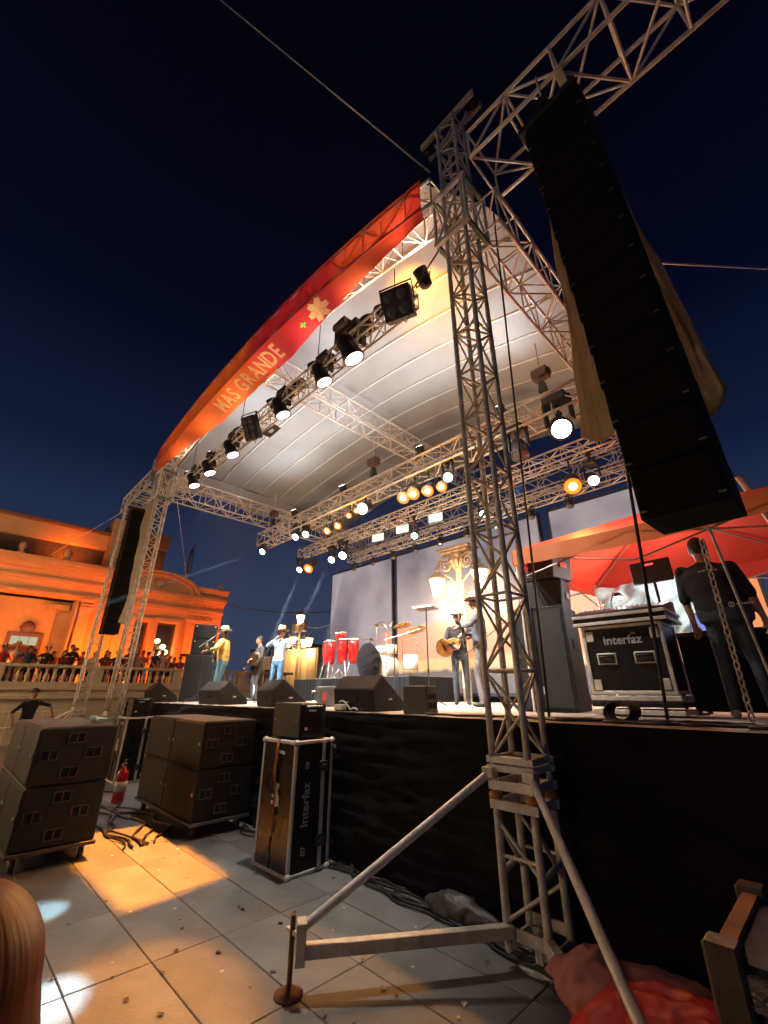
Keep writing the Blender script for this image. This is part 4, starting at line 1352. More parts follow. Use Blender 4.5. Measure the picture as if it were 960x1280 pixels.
def flight_case(loc, rz, dims, label, group=None, texts=True, mname=M_CASE):
    L, W, H = dims
    t = thing('flight_case', label, 'flight case', loc, rz, group)
    MB().box((0, 0, H / 2), (L - .02, W - .02, H - .02)).build('panels', [M_CASE2], t)
    MB().box((0, -W / 2 + .007, H / 2), (L - .05, .006, H - .05)).build('front_sheet', mname, t)
    e = .034
    for a in (-1, 1):
        for b in (-1, 1):
            MB().box((a * (L / 2 - e / 2 + .002), b * (W / 2 - e / 2 + .002), H / 2), (e, e, H - .04)).build('edge', M_ALU, t, bevel=.006)
            MB().box((0, a * (W / 2 - e / 2 + .002), H / 2 + b * (H / 2 - e / 2)), (L - .04, e, e)).build('edge', M_ALU, t, bevel=.006)
            MB().box((a * (L / 2 - e / 2 + .002), 0, H / 2 + b * (H / 2 - e / 2)), (e, W - .04, e)).build('edge', M_ALU, t, bevel=.006)
            for c in (0, 1):
                MB().lathe([(.012, -.034), (.032, -.02), (.036, 0), (.032, .02), (.012, .034)], 10, (a * (L / 2 - .014), b * (W / 2 - .014), .02 + c * (H - .04))).build('ball_corner', M_ALU_OLD, t)
    # lid joint on the end face with two butterfly latches
    yj = W * .24
    MB().box((L / 2 + .004, yj, H / 2), (.012, .045, H - .06)).build('lid_joint', M_ALU, t, bevel=.003)
    for zz in (.22, .78):
        MB().box((L / 2 + .012, yj, H * zz), (.016, .11, .10)).lathe([(.03, 0), (.03, .012)], 10, (L / 2 + .018, yj, H * zz), rot=Matrix.Rotation(R(90), 3, 'Y')).build('latch', mat('latch_steel', (.12, .12, .12), .4, .7), t, bevel=.004)
    MB().box((-.02, -W / 2 + .0005, H / 2), (.006, .012, H - .06)).build('joint_line', M_HOLE, t)
    for zz in (.15, .9):
        MB().lathe([(.045, -.018), (.045, .018)], 14, (L / 2 - .05, W / 2 + .05, H * zz), rot=Matrix.Rotation(R(90), 3, 'X')).box((L / 2 - .05, W / 2 + .015, H * zz), (.07, .03, .07)).build('caster', M_RUBBER, t)
    if texts:
        rot = Matrix(((0, 0, 1), (0, -1, 0), (1, 0, 0)))   # reads upwards on the end face
        rot = Matrix(((0, 0, 1), (-1, 0, 0), (0, -1, 0))) if False else Matrix(((0.0, 0.0, 1.0), (0.0, -1.0, 0.0), (1.0, 0.0, 0.0)))
        for s_, zz, size in (('Interfaz', .5, .125), ('09', .80, .07), ('07', .17, .075)):
            me = text_mesh(s_, size, M_WHITE_TXT, .001, .003)
            for v in me.vertices:
                x_, y_, z_ = v.co
                v.co = (L / 2 - .002 + abs(z_) * .5 + .0, -W * .16 - y_, H * zz + x_)
            link('lettering', me, t)
        st = MB()
        for q, (a, b, w_, h_) in enumerate(((.02, .60, .05, .13), (.05, .52, .07, .10), (-.02, .55, .05, .03), (-.03, .50, .04, .03), (.06, .63, .03, .05))):
            st.box((a - .01, -W / 2 - .001 - .0004 * q, H * b), (w_, .004, h_), rot=Matrix.Rotation(R(8 * q - 14), 3, 'Y'))
        st.build('sticker', M_WHITE_TXT, t)
        MB().box((.06, -W / 2 - .001, H * .9), (.12, .004, .03), rot=Matrix.Rotation(R(6), 3, 'Y')).build('tape_label', M_WHITE_TXT, t)
    return t


fc1 = flight_case((-4.51, 3.08, .014), R(1.5), (.62, .50, 1.16), 'tall black flight case on end, orange strap, standing before the black skirt')
MB().path([(0.0, -.258, 1.17), (.0, -.268, 1.08), (.012, -.272, .98), (-.02, -.268, .9), (-.03, -.266, .78)], [.016, .014, .02, .012, .01], 6).path([(.01, -.27, .96), (.0, -.266, .8), (.02, -.264, .7), (.0, -.262, .3)], .008, 5).build('strap', mat('orange_strap', (.50, .17, .05), .6), fc1)
fc2 = flight_case((-10.72, 3.18, .014), 0, (.62, .50, 1.16), 'tall black flight case on end, beside the red extinguisher')


def small_speaker(loc, rz, label, group=None):
    t = thing('small_speaker', label, 'loudspeaker', loc, rz, group)
    MB().box((0, 0, .18), (.52, .36, .355)).build('body', M_BLACK, t, bevel=.015)
    MB().box((.262, -.02, .19), (.006, .27, .3)).build('rear_plate', M_CASE2, t)
    MB().path([(.27, -.12, .31), (.29, -.12, .325), (.29, .1, .325), (.27, .1, .31)], .01, 6).build('handle', M_CHROME, t)
    for x_ in (-.2, .2):
        MB().lathe([(.012, 0), (.008, .008)], 8, (x_, -.184, .18), rot=Matrix.Rotation(R(90), 3, 'X')).build('rivet', M_ALU, t)
    MB().box((.267, -.02, .28), (.003, .1, .02)).box((.267, -.1, .1), (.003, .035, .03)).build('label', M_WHITE_TXT, t)
    MB().box((0, .187, .18), (.48, .012, .32)).build('grille', mat('grille_black', (0, 0, 0)), t)


small_speaker((-4.56, 3.1, 1.178), R(3), 'small black speaker cabinet on top of the tall strapped flight case')
small_speaker((-10.7, 3.2, 1.178), R(-6), 'small black speaker cabinet on the flight case by the extinguisher')

ex = thing('fire_extinguisher', 'red fire extinguisher standing between the sub cabinets and a flight case', 'fire extinguisher', (-8.75, 2.58, .014))
MB().lathe([(.085, 0), (.09, .02), (.09, .38), (.075, .44), (.035, .475), (.03, .5)], 18).build('cylinder', M_RED, ex)
MB().box((.0, 0, .53), (.05, .05, .06)).box((.05, 0, .56), (.14, .025, .015)).box((.045, 0, .6), (.13, .025, .012), rot=Matrix.Rotation(R(-12), 3, 'Y')).build('valve', M_CHROME, ex)
MB().path([(-.02, 0, .53), (-.1, -.02, .52), (-.125, -.02, .4), (-.11, -.02, .12)], .013, 6).build('hose', M_RUBBER, ex)
MB().lathe([(.0915, .16), (.0915, .3)], 18).build('label_band', mat('ext_label', (.55, .5, .42), .5), ex)

# crate at the corner and the tarp bundle by the tower foot
M_RAIL = mat('crate_rail', (.17, .17, .17), .45, .6, var=.35, vscale=9, bump=.4, bscale=60)
cr = thing('wooden_crate', 'dark wooden crate with raw plank rails and metal corners near the tower foot', 'crate', (-.04, 2.34, .014))
MB().box((0, 0, .43), (.96, .62, .86)).build('body', mat('dark_ply', (.012, .006, .005), .5, var=.4, vscale=3), cr)
for z_ in (.80, .68, .12):
    for s_ in (-1, 1):
        MB().box((0, s_ * .322, z_), (.94, .03, .085)).build('rail', M_RAIL, cr, bevel=.004)
        MB().box((s_ * .492, 0, z_), (.03, .60, .085)).build('rail', M_RAIL, cr, bevel=.004)
for a in (-1, 1):
    for b in (-1, 1):
        MB().box((a * .492, b * .322, .45), (.05, .05, .9)).build('corner_post', M_ALU_OLD, cr, bevel=.008)
        MB().box((a * .475, b * .305, .80), (.1, .1, .2)).build('corner_cap', mat('dull_corner', (.10, .085, .065), .5, .5, var=.3), cr, bevel=.01)
for a in (-1, 1):
    MB().box((a * .475, 0, .872), (.05, .54, .02)).build('top_rail', mat('orange_wood', (.42, .2, .07), .6, var=.3), cr)


def lump(fn_r, name, m, parent=None, loc=(0, 0, 0), nu=120, nv=64, flat=0.0):
    """closed crumpled body: radius function over the sphere, flattened at the floor"""
    mb = MB()
    vs, fs = [], []
    for j in range(nv + 1):
        th = math.pi * j / nv
        for i in range(nu):
            ph = 2 * math.pi * i / nu
            d = Vector((math.sin(th) * math.cos(ph), math.sin(th) * math.sin(ph), math.cos(th)))
            p_ = fn_r(d, th, ph)
            vs.append((p_[0], p_[1], max(flat, p_[2])))
    for j in range(nv):
        for i in range(nu):
            fs.append((j * nu + i, j * nu + (i + 1) % nu, (j + 1) * nu + (i + 1) % nu, (j + 1) * nu + i))
    mb.add(vs, fs, 0, True)
    return mb.build(name, m, parent, loc)


rb = thing('tarp_bundle', 'red tarp bundle wrapped in pink sheet at the tower foot', 'tarp bundle', (-1.02, 2.88, -.03))
rb.scale = (.88, .88, .86)
M_REDT = mat('red_tarp', (.42, .004, .010), .5, var=.25, vscale=5, bump=1.0, bscale=7)
M_PINK = mat('pink_sheet', (.40, .16, .13), .8, var=.2, vscale=4, bump=1.0, bscale=6)
M_GREYT = mat('grey_sheet', (.30, .26, .25), .6, var=.2, vscale=5, bump=.4, bscale=12)


def wr(a, k):
    sd = a[0] * 37 + a[2] * 91

    def fn(d, th, ph):
        p_ = Vector((d.x * a[0] * 3.2 + sd, d.y * a[1] * 3.2, d.z * a[2] * 3.2 + ph * 0))
        f = (1 - 2 * abs(noise.noise(p_ * 1.3))) * .9 + (1 - 2 * abs(noise.noise(p_ * 2.9))) * .45 + noise.noise(p_ * 7) * .18
        return Vector((d.x * a[0], d.y * a[1], d.z * a[2])) * (1 + k * 1.3 * f)
    return fn


lump(wr((.58, .38, .42), .07), 'red_tarp', M_REDT, rb, (.14, -.20, .06), flat=-.02)
o = lump(wr((.64, .19, .17), .10), 'pink_sheet', M_PINK, rb, (-.02, .20, .22))
o.rotation_euler = (0, R(5), R(16))
o = lump(wr((.20, .24, .26), .12), 'pink_sheet', M_PINK, rb, (-.42, -.02, .20))
o.rotation_euler = (0, R(30), R(30))
o = lump(wr((.30, .14, .10), .16), 'grey_sheet', M_GREYT, rb, (.48, .16, .27))
o.rotation_euler = (0, R(18), R(25))
pl = lump(wr((.24, .09, .08), .32), 'plastic_sheet', mat('clear_plastic', (.06, .052, .043), .5, var=.4, vscale=6, bump=1.0, bscale=9), None, (-2.62, 3.42, .06), flat=-.10)
tag(pl, 'crumpled translucent plastic sheet under the edge of the black skirt', 'plastic sheet')

# ================================================================== STAGE GEAR
def wedge(x, y, rz, label, w=.8, s=1.0):
    t = thing('wedge_monitor', label, 'loudspeaker', (x, y, SZ), rz, 'wedge monitors along the stage front')
    pr = [(-.27 * s, .0), (-.30 * s, .24 * s), (-.13 * s, .40 * s), (.30 * s, .10 * s), (.30 * s, 0)]
    MB().prism(pr, 'x', -w / 2, w / 2).build('body', M_CAB2, t, bevel=.012)
    a = Vector((0, -.12 * s, .40 * s))
    b = Vector((0, .29 * s, .115 * s))
    n_ = Vector((0, .3, .43)).normalized()
    rot = Matrix.Rotation(math.atan2(-.285, .41), 3, 'X')
    MB().box((a + b) / 2 + n_ * .006, (w - .06, .46 * s, .01), rot=rot).build('grille', mat('grille_black', (0, 0, 0)), t)
    MB().box((0, -.296 * s, .13 * s), (.16, .02, .05)).build('handle', M_HOLE, t)
    MB().box((w / 2 + .002, .02, .13 * s), (.006, .07, .025)).build('side_plate', M_ALU_OLD, t)


wedge(-4.62, 4.25, R(6), 'broad wedge monitor with white cables, before the drum riser', .72, 1.1)
wedge(-7.0, 4.35, R(-4), 'wedge monitor in front of the blue shirted singer', .62, 1.08)
wedge(-9.05, 4.25, R(5), 'wedge monitor in front of the yellow shirted guitarist', .8, 1.1)
wedge(-12.4, 4.15, R(-8), 'wedge monitor nearest the corner tower', .75, 1.1)
t = thing('monitor_amplifier', 'small brown amplifier box near the music stand', 'amplifier', (-3.52, 4.05, SZ), R(12))
MB().box((0, 0, .15), (.32, .26, .3)).build('body', mat('amp_brown', (.055, .045, .035), .5, var=.3), t, bevel=.012)
for i in range(2):
    for j in range(2):
        MB().box((.163, -.05 + .1 * i, .09 + .09 * j), (.008, .07, .06)).build('socket', M_HOLE, t)
t = thing('road_box', 'small metal edged box behind the wedge of the blue shirted singer', 'box', (-6.35, 4.9, SZ), R(8))
MB().box((0, 0, .16), (.34, .3, .32)).build('body', mat('road_box_grey', (.12, .11, .1), .5, .2, var=.4), t, bevel=.01)
MB().box((.05, -.155, .16), (.1, .006, .14)).build('red_label', mat('red_label', (.45, .05, .04), .6), t)
MB().path([(-.17, -.16, .24), (-.24, -.17, .24), (-.24, -.17, .2)], .012, 5).build('handle', M_ALU, t)


def mic_stand(x, y, h, rz, boom, label, table=False):
    t = thing('microphone_stand', label, 'microphone stand', (x, y, SZ), rz, 'microphone stands')
    MB().tube((0, 0, .12), (0, 0, h), .013, n=8).tube((0, 0, .55), (0, 0, .62), .02, n=8).build('pole', M_BLACK, t)
    for k in range(3):
        a = k * 2.094 + .4
        MB().tube((0, 0, .16), (math.cos(a) * .3, math.sin(a) * .3, .012), .011, n=6).build('leg', M_BLACK, t)
    if boom:
        b0, b1 = Vector((-boom[0] * .5, -boom[1] * .5, h - boom[2] * .5)), Vector((boom[0], boom[1], h + boom[2]))
        MB().tube(b0, b1, .009, n=6).build('boom', M_ALU, t)
        e = b1 + (b1 - b0).normalized() * .14
        MB().path([b1, b1.lerp(e, .5), b1.lerp(e, .7), e], [.012, .015, .026, .02], 10).build('microphone', mat('mic_grey', (.3, .3, .32), .4, .5), t)
    if table:
        MB().box((0, 0, h), (.44, .26, .015), rot=Matrix.Rotation(R(-6), 3, 'X')).build('music_desk', mat('desk_pale', (.55, .45, .42), .5), t)
        MB().box((0, -.135, h + .02), (.44, .012, .04)).build('desk_lip', mat('desk_pale', (0, 0, 0)), t)
    return t


mic_stand(-10.75, 4.42, 1.35, 0, (.35, .16, .20), 'boom microphone stand before the yellow shirted guitarist')
mic_stand(-9.35, 5.45, 1.18, 0, None, 'straight microphone stand beside the blue shirted singer')
mic_stand(-5.3, 6.35, 1.72, R(10), None, 'tall music stand with pale desk between drums and acoustic guitarist', True)
mic_stand(-6.7, 6.9, 1.35, R(60), (.4, -.2, .12), 'thin chrome boom stand at the corner of the drum riser')

# drum riser, congas, drum kit
t = thing('drum_riser', 'low drum riser with pleated black skirt', 'riser', (-9.2, 8.5, SZ))
MB().box((0, 0, .54), (4.6, 1.9, .06)).build('deck', M_STAGE, t)
MB().grid(lambda u, v: (-2.3 + 4.6 * u, -.955 - .018 * math.sin(u * 190) * (.2 + .5 * v), .565 - .56 * v), 400, 4).build('skirt', M_CLOTH_BLACK, t, fix=False)
for s_ in (-1, 1):
    MB().grid(lambda u, v: (s_ * (2.305 + .015 * math.sin(u * 90) * v), -.95 + 1.9 * u, .565 - .56 * v), 100, 4).build('skirt', M_CLOTH_BLACK, t, fix=False)
RZ = SZ + .572
M_HEAD = mat('drum_skin', (.75, .68, .55), .5, var=.1)
for i, (x, y, s) in enumerate(((-11.12, 8.45, 1), (-10.78, 8.3, 1.05), (-10.2, 8.3, 1.08), (-9.95, 8.5, 1))):
    t = thing('conga_drum', 'glossy red conga drum on a chrome stand on the riser', 'drum', (x, y, RZ), i * .7, 'red conga drums on the riser')
    MB().lathe([(.10, .42), (.135, .55), (.165, .8), (.16, .98), (.145, 1.1)], 20, (0, 0, .0)).build('shell', M_RED, t)
    MB().lathe([(.152, 1.085), (.155, 1.12), (.14, 1.13), (.02, 1.132)], 20).build('drum_head', M_HEAD, t)
    MB().lathe([(.158, 1.06), (.162, 1.09), (.155, 1.1)], 20).build('rim', M_CHROME, t)
    for k in range(5):
        a = k * 1.257
        MB().tube((.165 * math.cos(a), .165 * math.sin(a), 1.08), (.172 * math.cos(a), .172 * math.sin(a), .86), .007, n=5).build('tension_rod', M_CHROME, t)
    for k in range(3):
        a = k * 2.094 + .5
        MB().tube((.12 * math.cos(a), .12 * math.sin(a), .5), (.27 * math.cos(a), .27 * math.sin(a), 0), .012, n=6).build('leg', M_CHROME, t)
t = thing('bongo_drums', 'small red bongo pair mounted above the conga drums', 'drum', (-10.5, 8.45, RZ))
for x_ in (-.11, .11):
    MB().lathe([(.075, 1.16), (.095, 1.34)], 16, (x_, 0, 0)).build('shell', M_RED, t)
    MB().lathe([(.1, 1.32), (.1, 1.35), (.02, 1.353)], 16, (x_, 0, 0)).build('drum_head', M_HEAD, t)
MB().tube((0, 0, 0), (0, 0, 1.22), .014, n=6).tube((-.09, 0, 1.22), (.09, 0, 1.22), .014, n=6).build('stand', M_CHROME, t)
for k in range(3):
    a = k * 2.094
    MB().tube((0, 0, .3), (.28 * math.cos(a), .28 * math.sin(a), 0), .011, n=6).build('leg', M_CHROME, t)

t = thing('drum_kit', 'white drum kit with cymbals on the riser, bass drum under black cloth', 'drum kit', (-8.6, 8.55, RZ))
M_SHELL = mat('pearl_shell', (.72, .68, .60), .3, var=.1, coat=.4)
rx = Matrix.Rotation(R(90), 3, 'X')
MB().lathe([(.28, -.2), (.29, -.18), (.29, .18), (.28, .2)], 24, (0, 0, .29), rot=rx).build('bass_drum', M_SHELL, t)
for x_, y_, z_, r_, h_ in ((-.22, .0, .72, .14, .2), (.18, .0, .72, .15, .22), (.62, .3, .38, .2, .36), (-.55, .3, .55, .17, .13)):
    o = MB().lathe([(r_, -h_ / 2), (r_, h_ / 2)], 20, (x_, y_, z_)).build('tom_drum', M_SHELL, t)
    MB().lathe([(r_ + .008, h_ / 2 - .02), (r_ + .008, h_ / 2 + .01), (.02, h_ / 2 + .012)], 20, (x_, y_, z_)).build('drum_head', M_HEAD, o)
    MB().tube((x_, y_ + r_ * .6, 0), (x_, y_ + r_ * .6, z_), .012, n=6).build('stand', M_CHROME, t)
M_BRASS = mat('cymbal_brass', (.65, .48, .18), .25, 1.0, var=.1)
for x_, y_, z_, r_, a_ in ((-.75, .1, 1.05, .24, 10), (.55, .05, 1.32, .25, -14), (-.35, -.05, 1.4, .22, 12), (.85, .3, 1.2, .26, -20)):
    o = MB().lathe([(.01, .05), (.04, .045), (.06, .02), (r_, 0), (r_, -.004)], 24, (x_, y_, z_), rot=Matrix.Rotation(R(a_), 3, 'Y')).build('cymbal', M_BRASS, t)
    MB().tube((x_, y_, 0), (x_, y_, z_ + .05), .011, n=6).build('stand', M_CHROME, t)
MB().tube((.5, -.5, 0), (.5, -.5, 1.25), .014, n=6).path([(.5, -.5, 1.2), (.3, -.45, 1.42), (.0, -.4, 1.36)], .012, 6).path([(.5, -.5, 1.1), (.7, -.45, 1.36), (.2, -.42, 1.3)], .01, 6).build('boom_stand', M_CHROME, t)
dk = lump(wr((.36, .22, .42), .09), 'black_cover', M_CLOTH_BLACK, None, (-8.85, 8.1, RZ + .42), flat=-.40)
tag(dk, 'black cloth heaped over the front of the bass drum', 'cloth')

# side fill speakers by the corner tower side
t = thing('side_fill_cabinet', 'big black side fill cabinet behind the yellow shirted guitarist, lowest of its stack', 'loudspeaker', (-12.35, 5.0, SZ), R(-20), 'side fill cabinets')
MB().box((0, 0, .58), (.72, .75, 1.16)).build('body', M_CAB, t, bevel=.012)
MB().box((.363, 0, .6), (.006, .62, 1.0)).build('grille', mat('grille_black', (0, 0, 0)), t)
for z_, lab in ((1.162, 'middle'), (1.562, 'topmost')):
    t = thing('side_fill_cabinet', lab + ' black cabinet of the side fill stack behind the yellow shirted guitarist', 'loudspeaker', (-12.32, 5.0, SZ + z_), R(-20), 'side fill cabinets')
    MB().box((0, 0, .2), (.64, .6, .395)).build('body', M_CAB, t, bevel=.02)
    MB().box((.323, 0, .2), (.006, .52, .32)).build('grille', mat('grille_black', (0, 0, 0)), t)
    for y_ in (-.24, .24):
        MB().lathe([(.02, 0), (.014, .01)], 8, (.327, y_, .34), rot=Matrix.Rotation(R(90), 3, 'Y')).build('bolt', M_ALU, t)
t = thing('keyboard_shelf', 'flat dark shelf jutting from the side fill stack', 'shelf', (-12.72, 4.78, SZ + 1.162), R(-20))
MB().box((-.22, 0, .03), (.5, .4, .04)).build('board', M_BLACK, t)
MB().box((0, -.05, .015), (.12, .3, .02)).build('bracket', M_BLACK, t)

# big side cabinet and stacked speakers by the tall tower
t = thing('bass_cabinet', 'big scuffed black speaker cabinet standing behind the tall tower', 'loudspeaker', (-2.66, 5.75, SZ), R(8))
MB().box((0, 0, .64), (.66, .62, 1.27)).build('body', M_CAB2, t, bevel=.012)
MB().box((0, -.314, .64), (.58, .008, 1.18)).build('grille', mat('cab_grille', (.010, .009, .0085), .6, var=.4, vscale=5, bump=.4, bscale=200), t)
MB().box((.334, 0, .8), (.01, .2, .12)).build('handle', M_HOLE, t)
MB().box((-.12, -.32, 1.05), (.014, .003, .06)).box((-.05, -.32, .25), (.012, .003, .09)).build('scuff', M_WHITE_TXT, t)
for k, (dx, dz, rz, lab) in enumerate(((0, 1.278, 10, 'lower black speaker stacked on the big scuffed cabinet'), (.05, 1.70, -8, 'upper black speaker stacked under the red canopy edge'))):
    t = thing('stacked_speaker', lab, 'loudspeaker', (-2.74 + dx, 5.95, SZ + dz), R(rz), 'speakers stacked on the big cabinet')
    MB().prism([(-.3, 0), (.3, 0), (.34, .41), (-.26, .41)], 'y', -.24, .24).build('body', M_BLACK, t, bevel=.012)
    MB().box((.02, -.243, .2), (.5, .008, .33)).build('grille', mat('grille_black', (0, 0, 0)), t)
    MB().box((.325, 0, .2), (.03, .16, .08)).build('handle', M_CHROME, t)

# Interfaz rack, console, screens, canopy
t = thing('rack_case', 'black equipment rack on the stage lettered Interfaz, aluminium edges and two handles', 'flight case', (-1.57, 5.42, SZ), R(2))
MB().box((0, 0, .56), (.78, .58, .68)).build('body', M_CASE2, t)
for a in (-1, 1):
    for b in (-1, 1):
        MB().box((a * .385, b * .285, .56), (.035, .035, .70)).build('edge', M_ALU_OLD, t, bevel=.005)
    for z_ in (.225, .895):
        MB().box((0, a * .285, z_), (.76, .03, .035)).build('edge', M_ALU_OLD, t, bevel=.005)
        MB().box((a * .385, 0, z_), (.03, .55, .035)).build('edge', M_ALU_OLD, t, bevel=.005)
    for z_ in (.3, .8):
        MB().box((a * .32, -.298, z_), (.08, .02, .11)).build('latch', M_ALU_OLD, t, bevel=.006)
    fr = MB()
    fr.box((a * .185, -.294, .56), (.2, .012, .12))
    fr.build('handle_dish', M_ALU_OLD, t, bevel=.006)
    MB().box((a * .185, -.302, .56), (.165, .006, .09)).path([(a * .185 - .06, -.304, .58), (a * .185 - .06, -.325, .58), (a * .185 + .06, -.325, .58), (a * .185 + .06, -.304, .58)], .01, 6).build('handle', M_BLACK, t)
me = text_mesh('Interfaz', .125, M_WHITE_TXT, .001, .003)
for v in me.vertices:
    v.co = (v.co.x, -.2925 - abs(v.co.z), .745 + v.co.y)
link('lettering', me, t)
me = text_mesh('dbs', .035, M_WHITE_TXT, .001, .001)
for v in me.vertices:
    v.co = (v.co.x + .12, -.2925 - abs(v.co.z), .81 + v.co.y)
link('lettering', me, t)
for z_ in (.04, .11, .17):
    MB().box((0, 0, z_), (.84, .62, .045)).build('plinth_slat', M_ALU_OLD if z_ != .11 else M_CASE2, t, bevel=.004)
lid = thing('console_case', 'mixing console in its open case on the lettered rack', 'mixing console', (-1.57, 5.42, SZ + .915), R(2))
MB().box((0, 0, .06), (.92, .66, .1)).build('case_base', M_CASE2, lid)
for z_ in (.02, .1):
    MB().box((0, -.335, z_), (.94, .02, .035)).build('edge', M_ALU, lid, bevel=.004)
    MB().box((.47, 0, z_), (.02, .66, .035)).build('edge', M_ALU, lid, bevel=.004)
MB().prism([(-.3, .11), (.3, .11), (.3, .26), (.1, .24), (-.3, .15)], 'x', -.46, .46).build('desk', M_BLACK, lid, bevel=.006)
for k in range(16):
    MB().box((-.4 + k * .053, -.12, .205), (.012, .03, .02)).build('fader', M_WHITE_TXT, lid)
t = thing('console_monitor', 'flat monitor with small red light on an arm over the console', 'monitor', (-1.32, 6.0, SZ), R(-6))
MB().box((0, 0, 1.62), (.46, .04, .28)).build('bezel', M_BLACK, t, bevel=.01)
MB().tube((0, .03, 0), (0, .03, 1.55), .018, n=8).build('arm', M_BLACK, t)
MB().box((0, -.022, 1.71), (.1, .006, .02)).build('indicator', glow('red_led', (1, .05, .05), 3), t)
MB().lathe([(.2, 0), (.2, .02)], 14, (0, .03, 0)).build('foot', M_BLACK, t)
t = thing('side_desk', 'dark desk beside the console holding a glowing laptop', 'desk', (-.78, 6.15, SZ))
MB().box((0, 0, .82), (.9, .6, .05)).build('top', M_BLACK, t)
for a in (-1, 1):
    for b in (-1, 1):
        MB().box((a * .4, b * .25, .4), (.05, .05, .8)).build('leg', M_BLACK, t)
MB().box((0, -.29, .42), (.84, .015, .76)).build('cloth_front', M_CLOTH_BLACK, t)
t = thing('laptop', 'open laptop with bright blue white screen on the side desk', 'laptop', (-.98, 6.12, SZ + .847), R(-14))
MB().box((0, 0, .01), (.36, .25, .02)).build('base', M_BLACK, t, bevel=.004)
rt = Matrix.Rotation(R(-12), 3, 'X')
MB().box((0, .15, .14), (.36, .012, .25), rot=rt).build('lid', M_BLACK, t)
MB().box((-.07, .142, .14), (.2, .004, .22), rot=rt).build('screen', glow('lap_blue', (.20, .28, .75), .9), t)
MB().box((.10, .141, .14), (.12, .004, .22), rot=rt).build('screen', glow('lap_white', (.75, .95, 1), 1.0), t)
t = thing('laptop', 'second laptop glowing white beyond the engineer', 'laptop', (-.02, 6.6, SZ + .62), R(-20))
MB().box((0, 0, .01), (.36, .25, .02)).build('base', M_BLACK, t, bevel=.004)
MB().box((0, .15, .14), (.36, .012, .25), rot=rt).build('lid', M_BLACK, t)
MB().box((0, .142, .14), (.33, .004, .22), rot=rt).build('screen', glow('lap_white', (0, 0, 0), 1), t)
t = thing('cable_case', 'black road case beyond the engineer with a laptop on top', 'case', (-.02, 6.6, SZ))
MB().box((0, 0, .31), (.7, .5, .615)).build('body', M_CASE2, t, bevel=.01)
for a in (-1, 1):
    MB().box((a * .35, -.25, .31), (.03, .03, .6)).build('edge', M_ALU_OLD, t)
wlp = thing('work_lamp', 'small bright work lamp clipped behind the mixing console', 'lamp', (-1.9, 6.15, SZ))
MB().tube((0, 0, 0), (0, 0, 1.35), .012, n=6).path([(0, 0, 1.35), (.05, -.02, 1.45), (.12, -.06, 1.42)], .01, 6).build('stem', M_BLACK, wlp)
MB().lathe([(.2, 0), (.19, .02), (.02, .03)], 14).build('foot', M_BLACK, wlp)
MB().lathe([(.02, .06), (.05, .04), (.06, 0)], 12, (.12, -.06, 1.38)).build('shade', M_BLACK, wlp)
MB().lathe([(.045, -.005), (.05, .01), (.02, .03)], 12, (.12, -.06, 1.37)).build('bulb', glow('work_bulb', (.9, .97, 1), 25), wlp)
for p_, e_, c_ in (((.14, -.1, 1.30), 14, (.8, .95, 1)), ((.5, .6, 1.75), 60, (1, .8, .7))):  # second light has no bulb, added to brighten the canopy underside
    ld = bpy.data.lights.new('work_and_fill_light', 'POINT')
    ld.energy = e_
    ld.color = c_
    ld.shadow_soft_size = .08
    lo = bpy.data.objects.new('work_and_fill_light', ld)
    COL.objects.link(lo)
    lo.parent = wlp
    lo.location = p_
ps = MB().grid(lambda u, v: (-2.45 + 1.35 * u + .03 * math.sin(v * 11), 7.35 + .10 * math.sin(u * 13 + v * 5) + .05 * math.sin(u * 31 - v * 17), SZ + 1.0 + .8 * v), 40, 30).build('plastic_curtain', mat('milky_plastic', (.42, .66, .74), .25, var=.3, vscale=6, bump=.6, bscale=9, transl=(.6, .8, .85)), None, fix=False)
tag(ps, 'wrinkled milky plastic sheet hung behind the console under the canopy', 'plastic sheet')

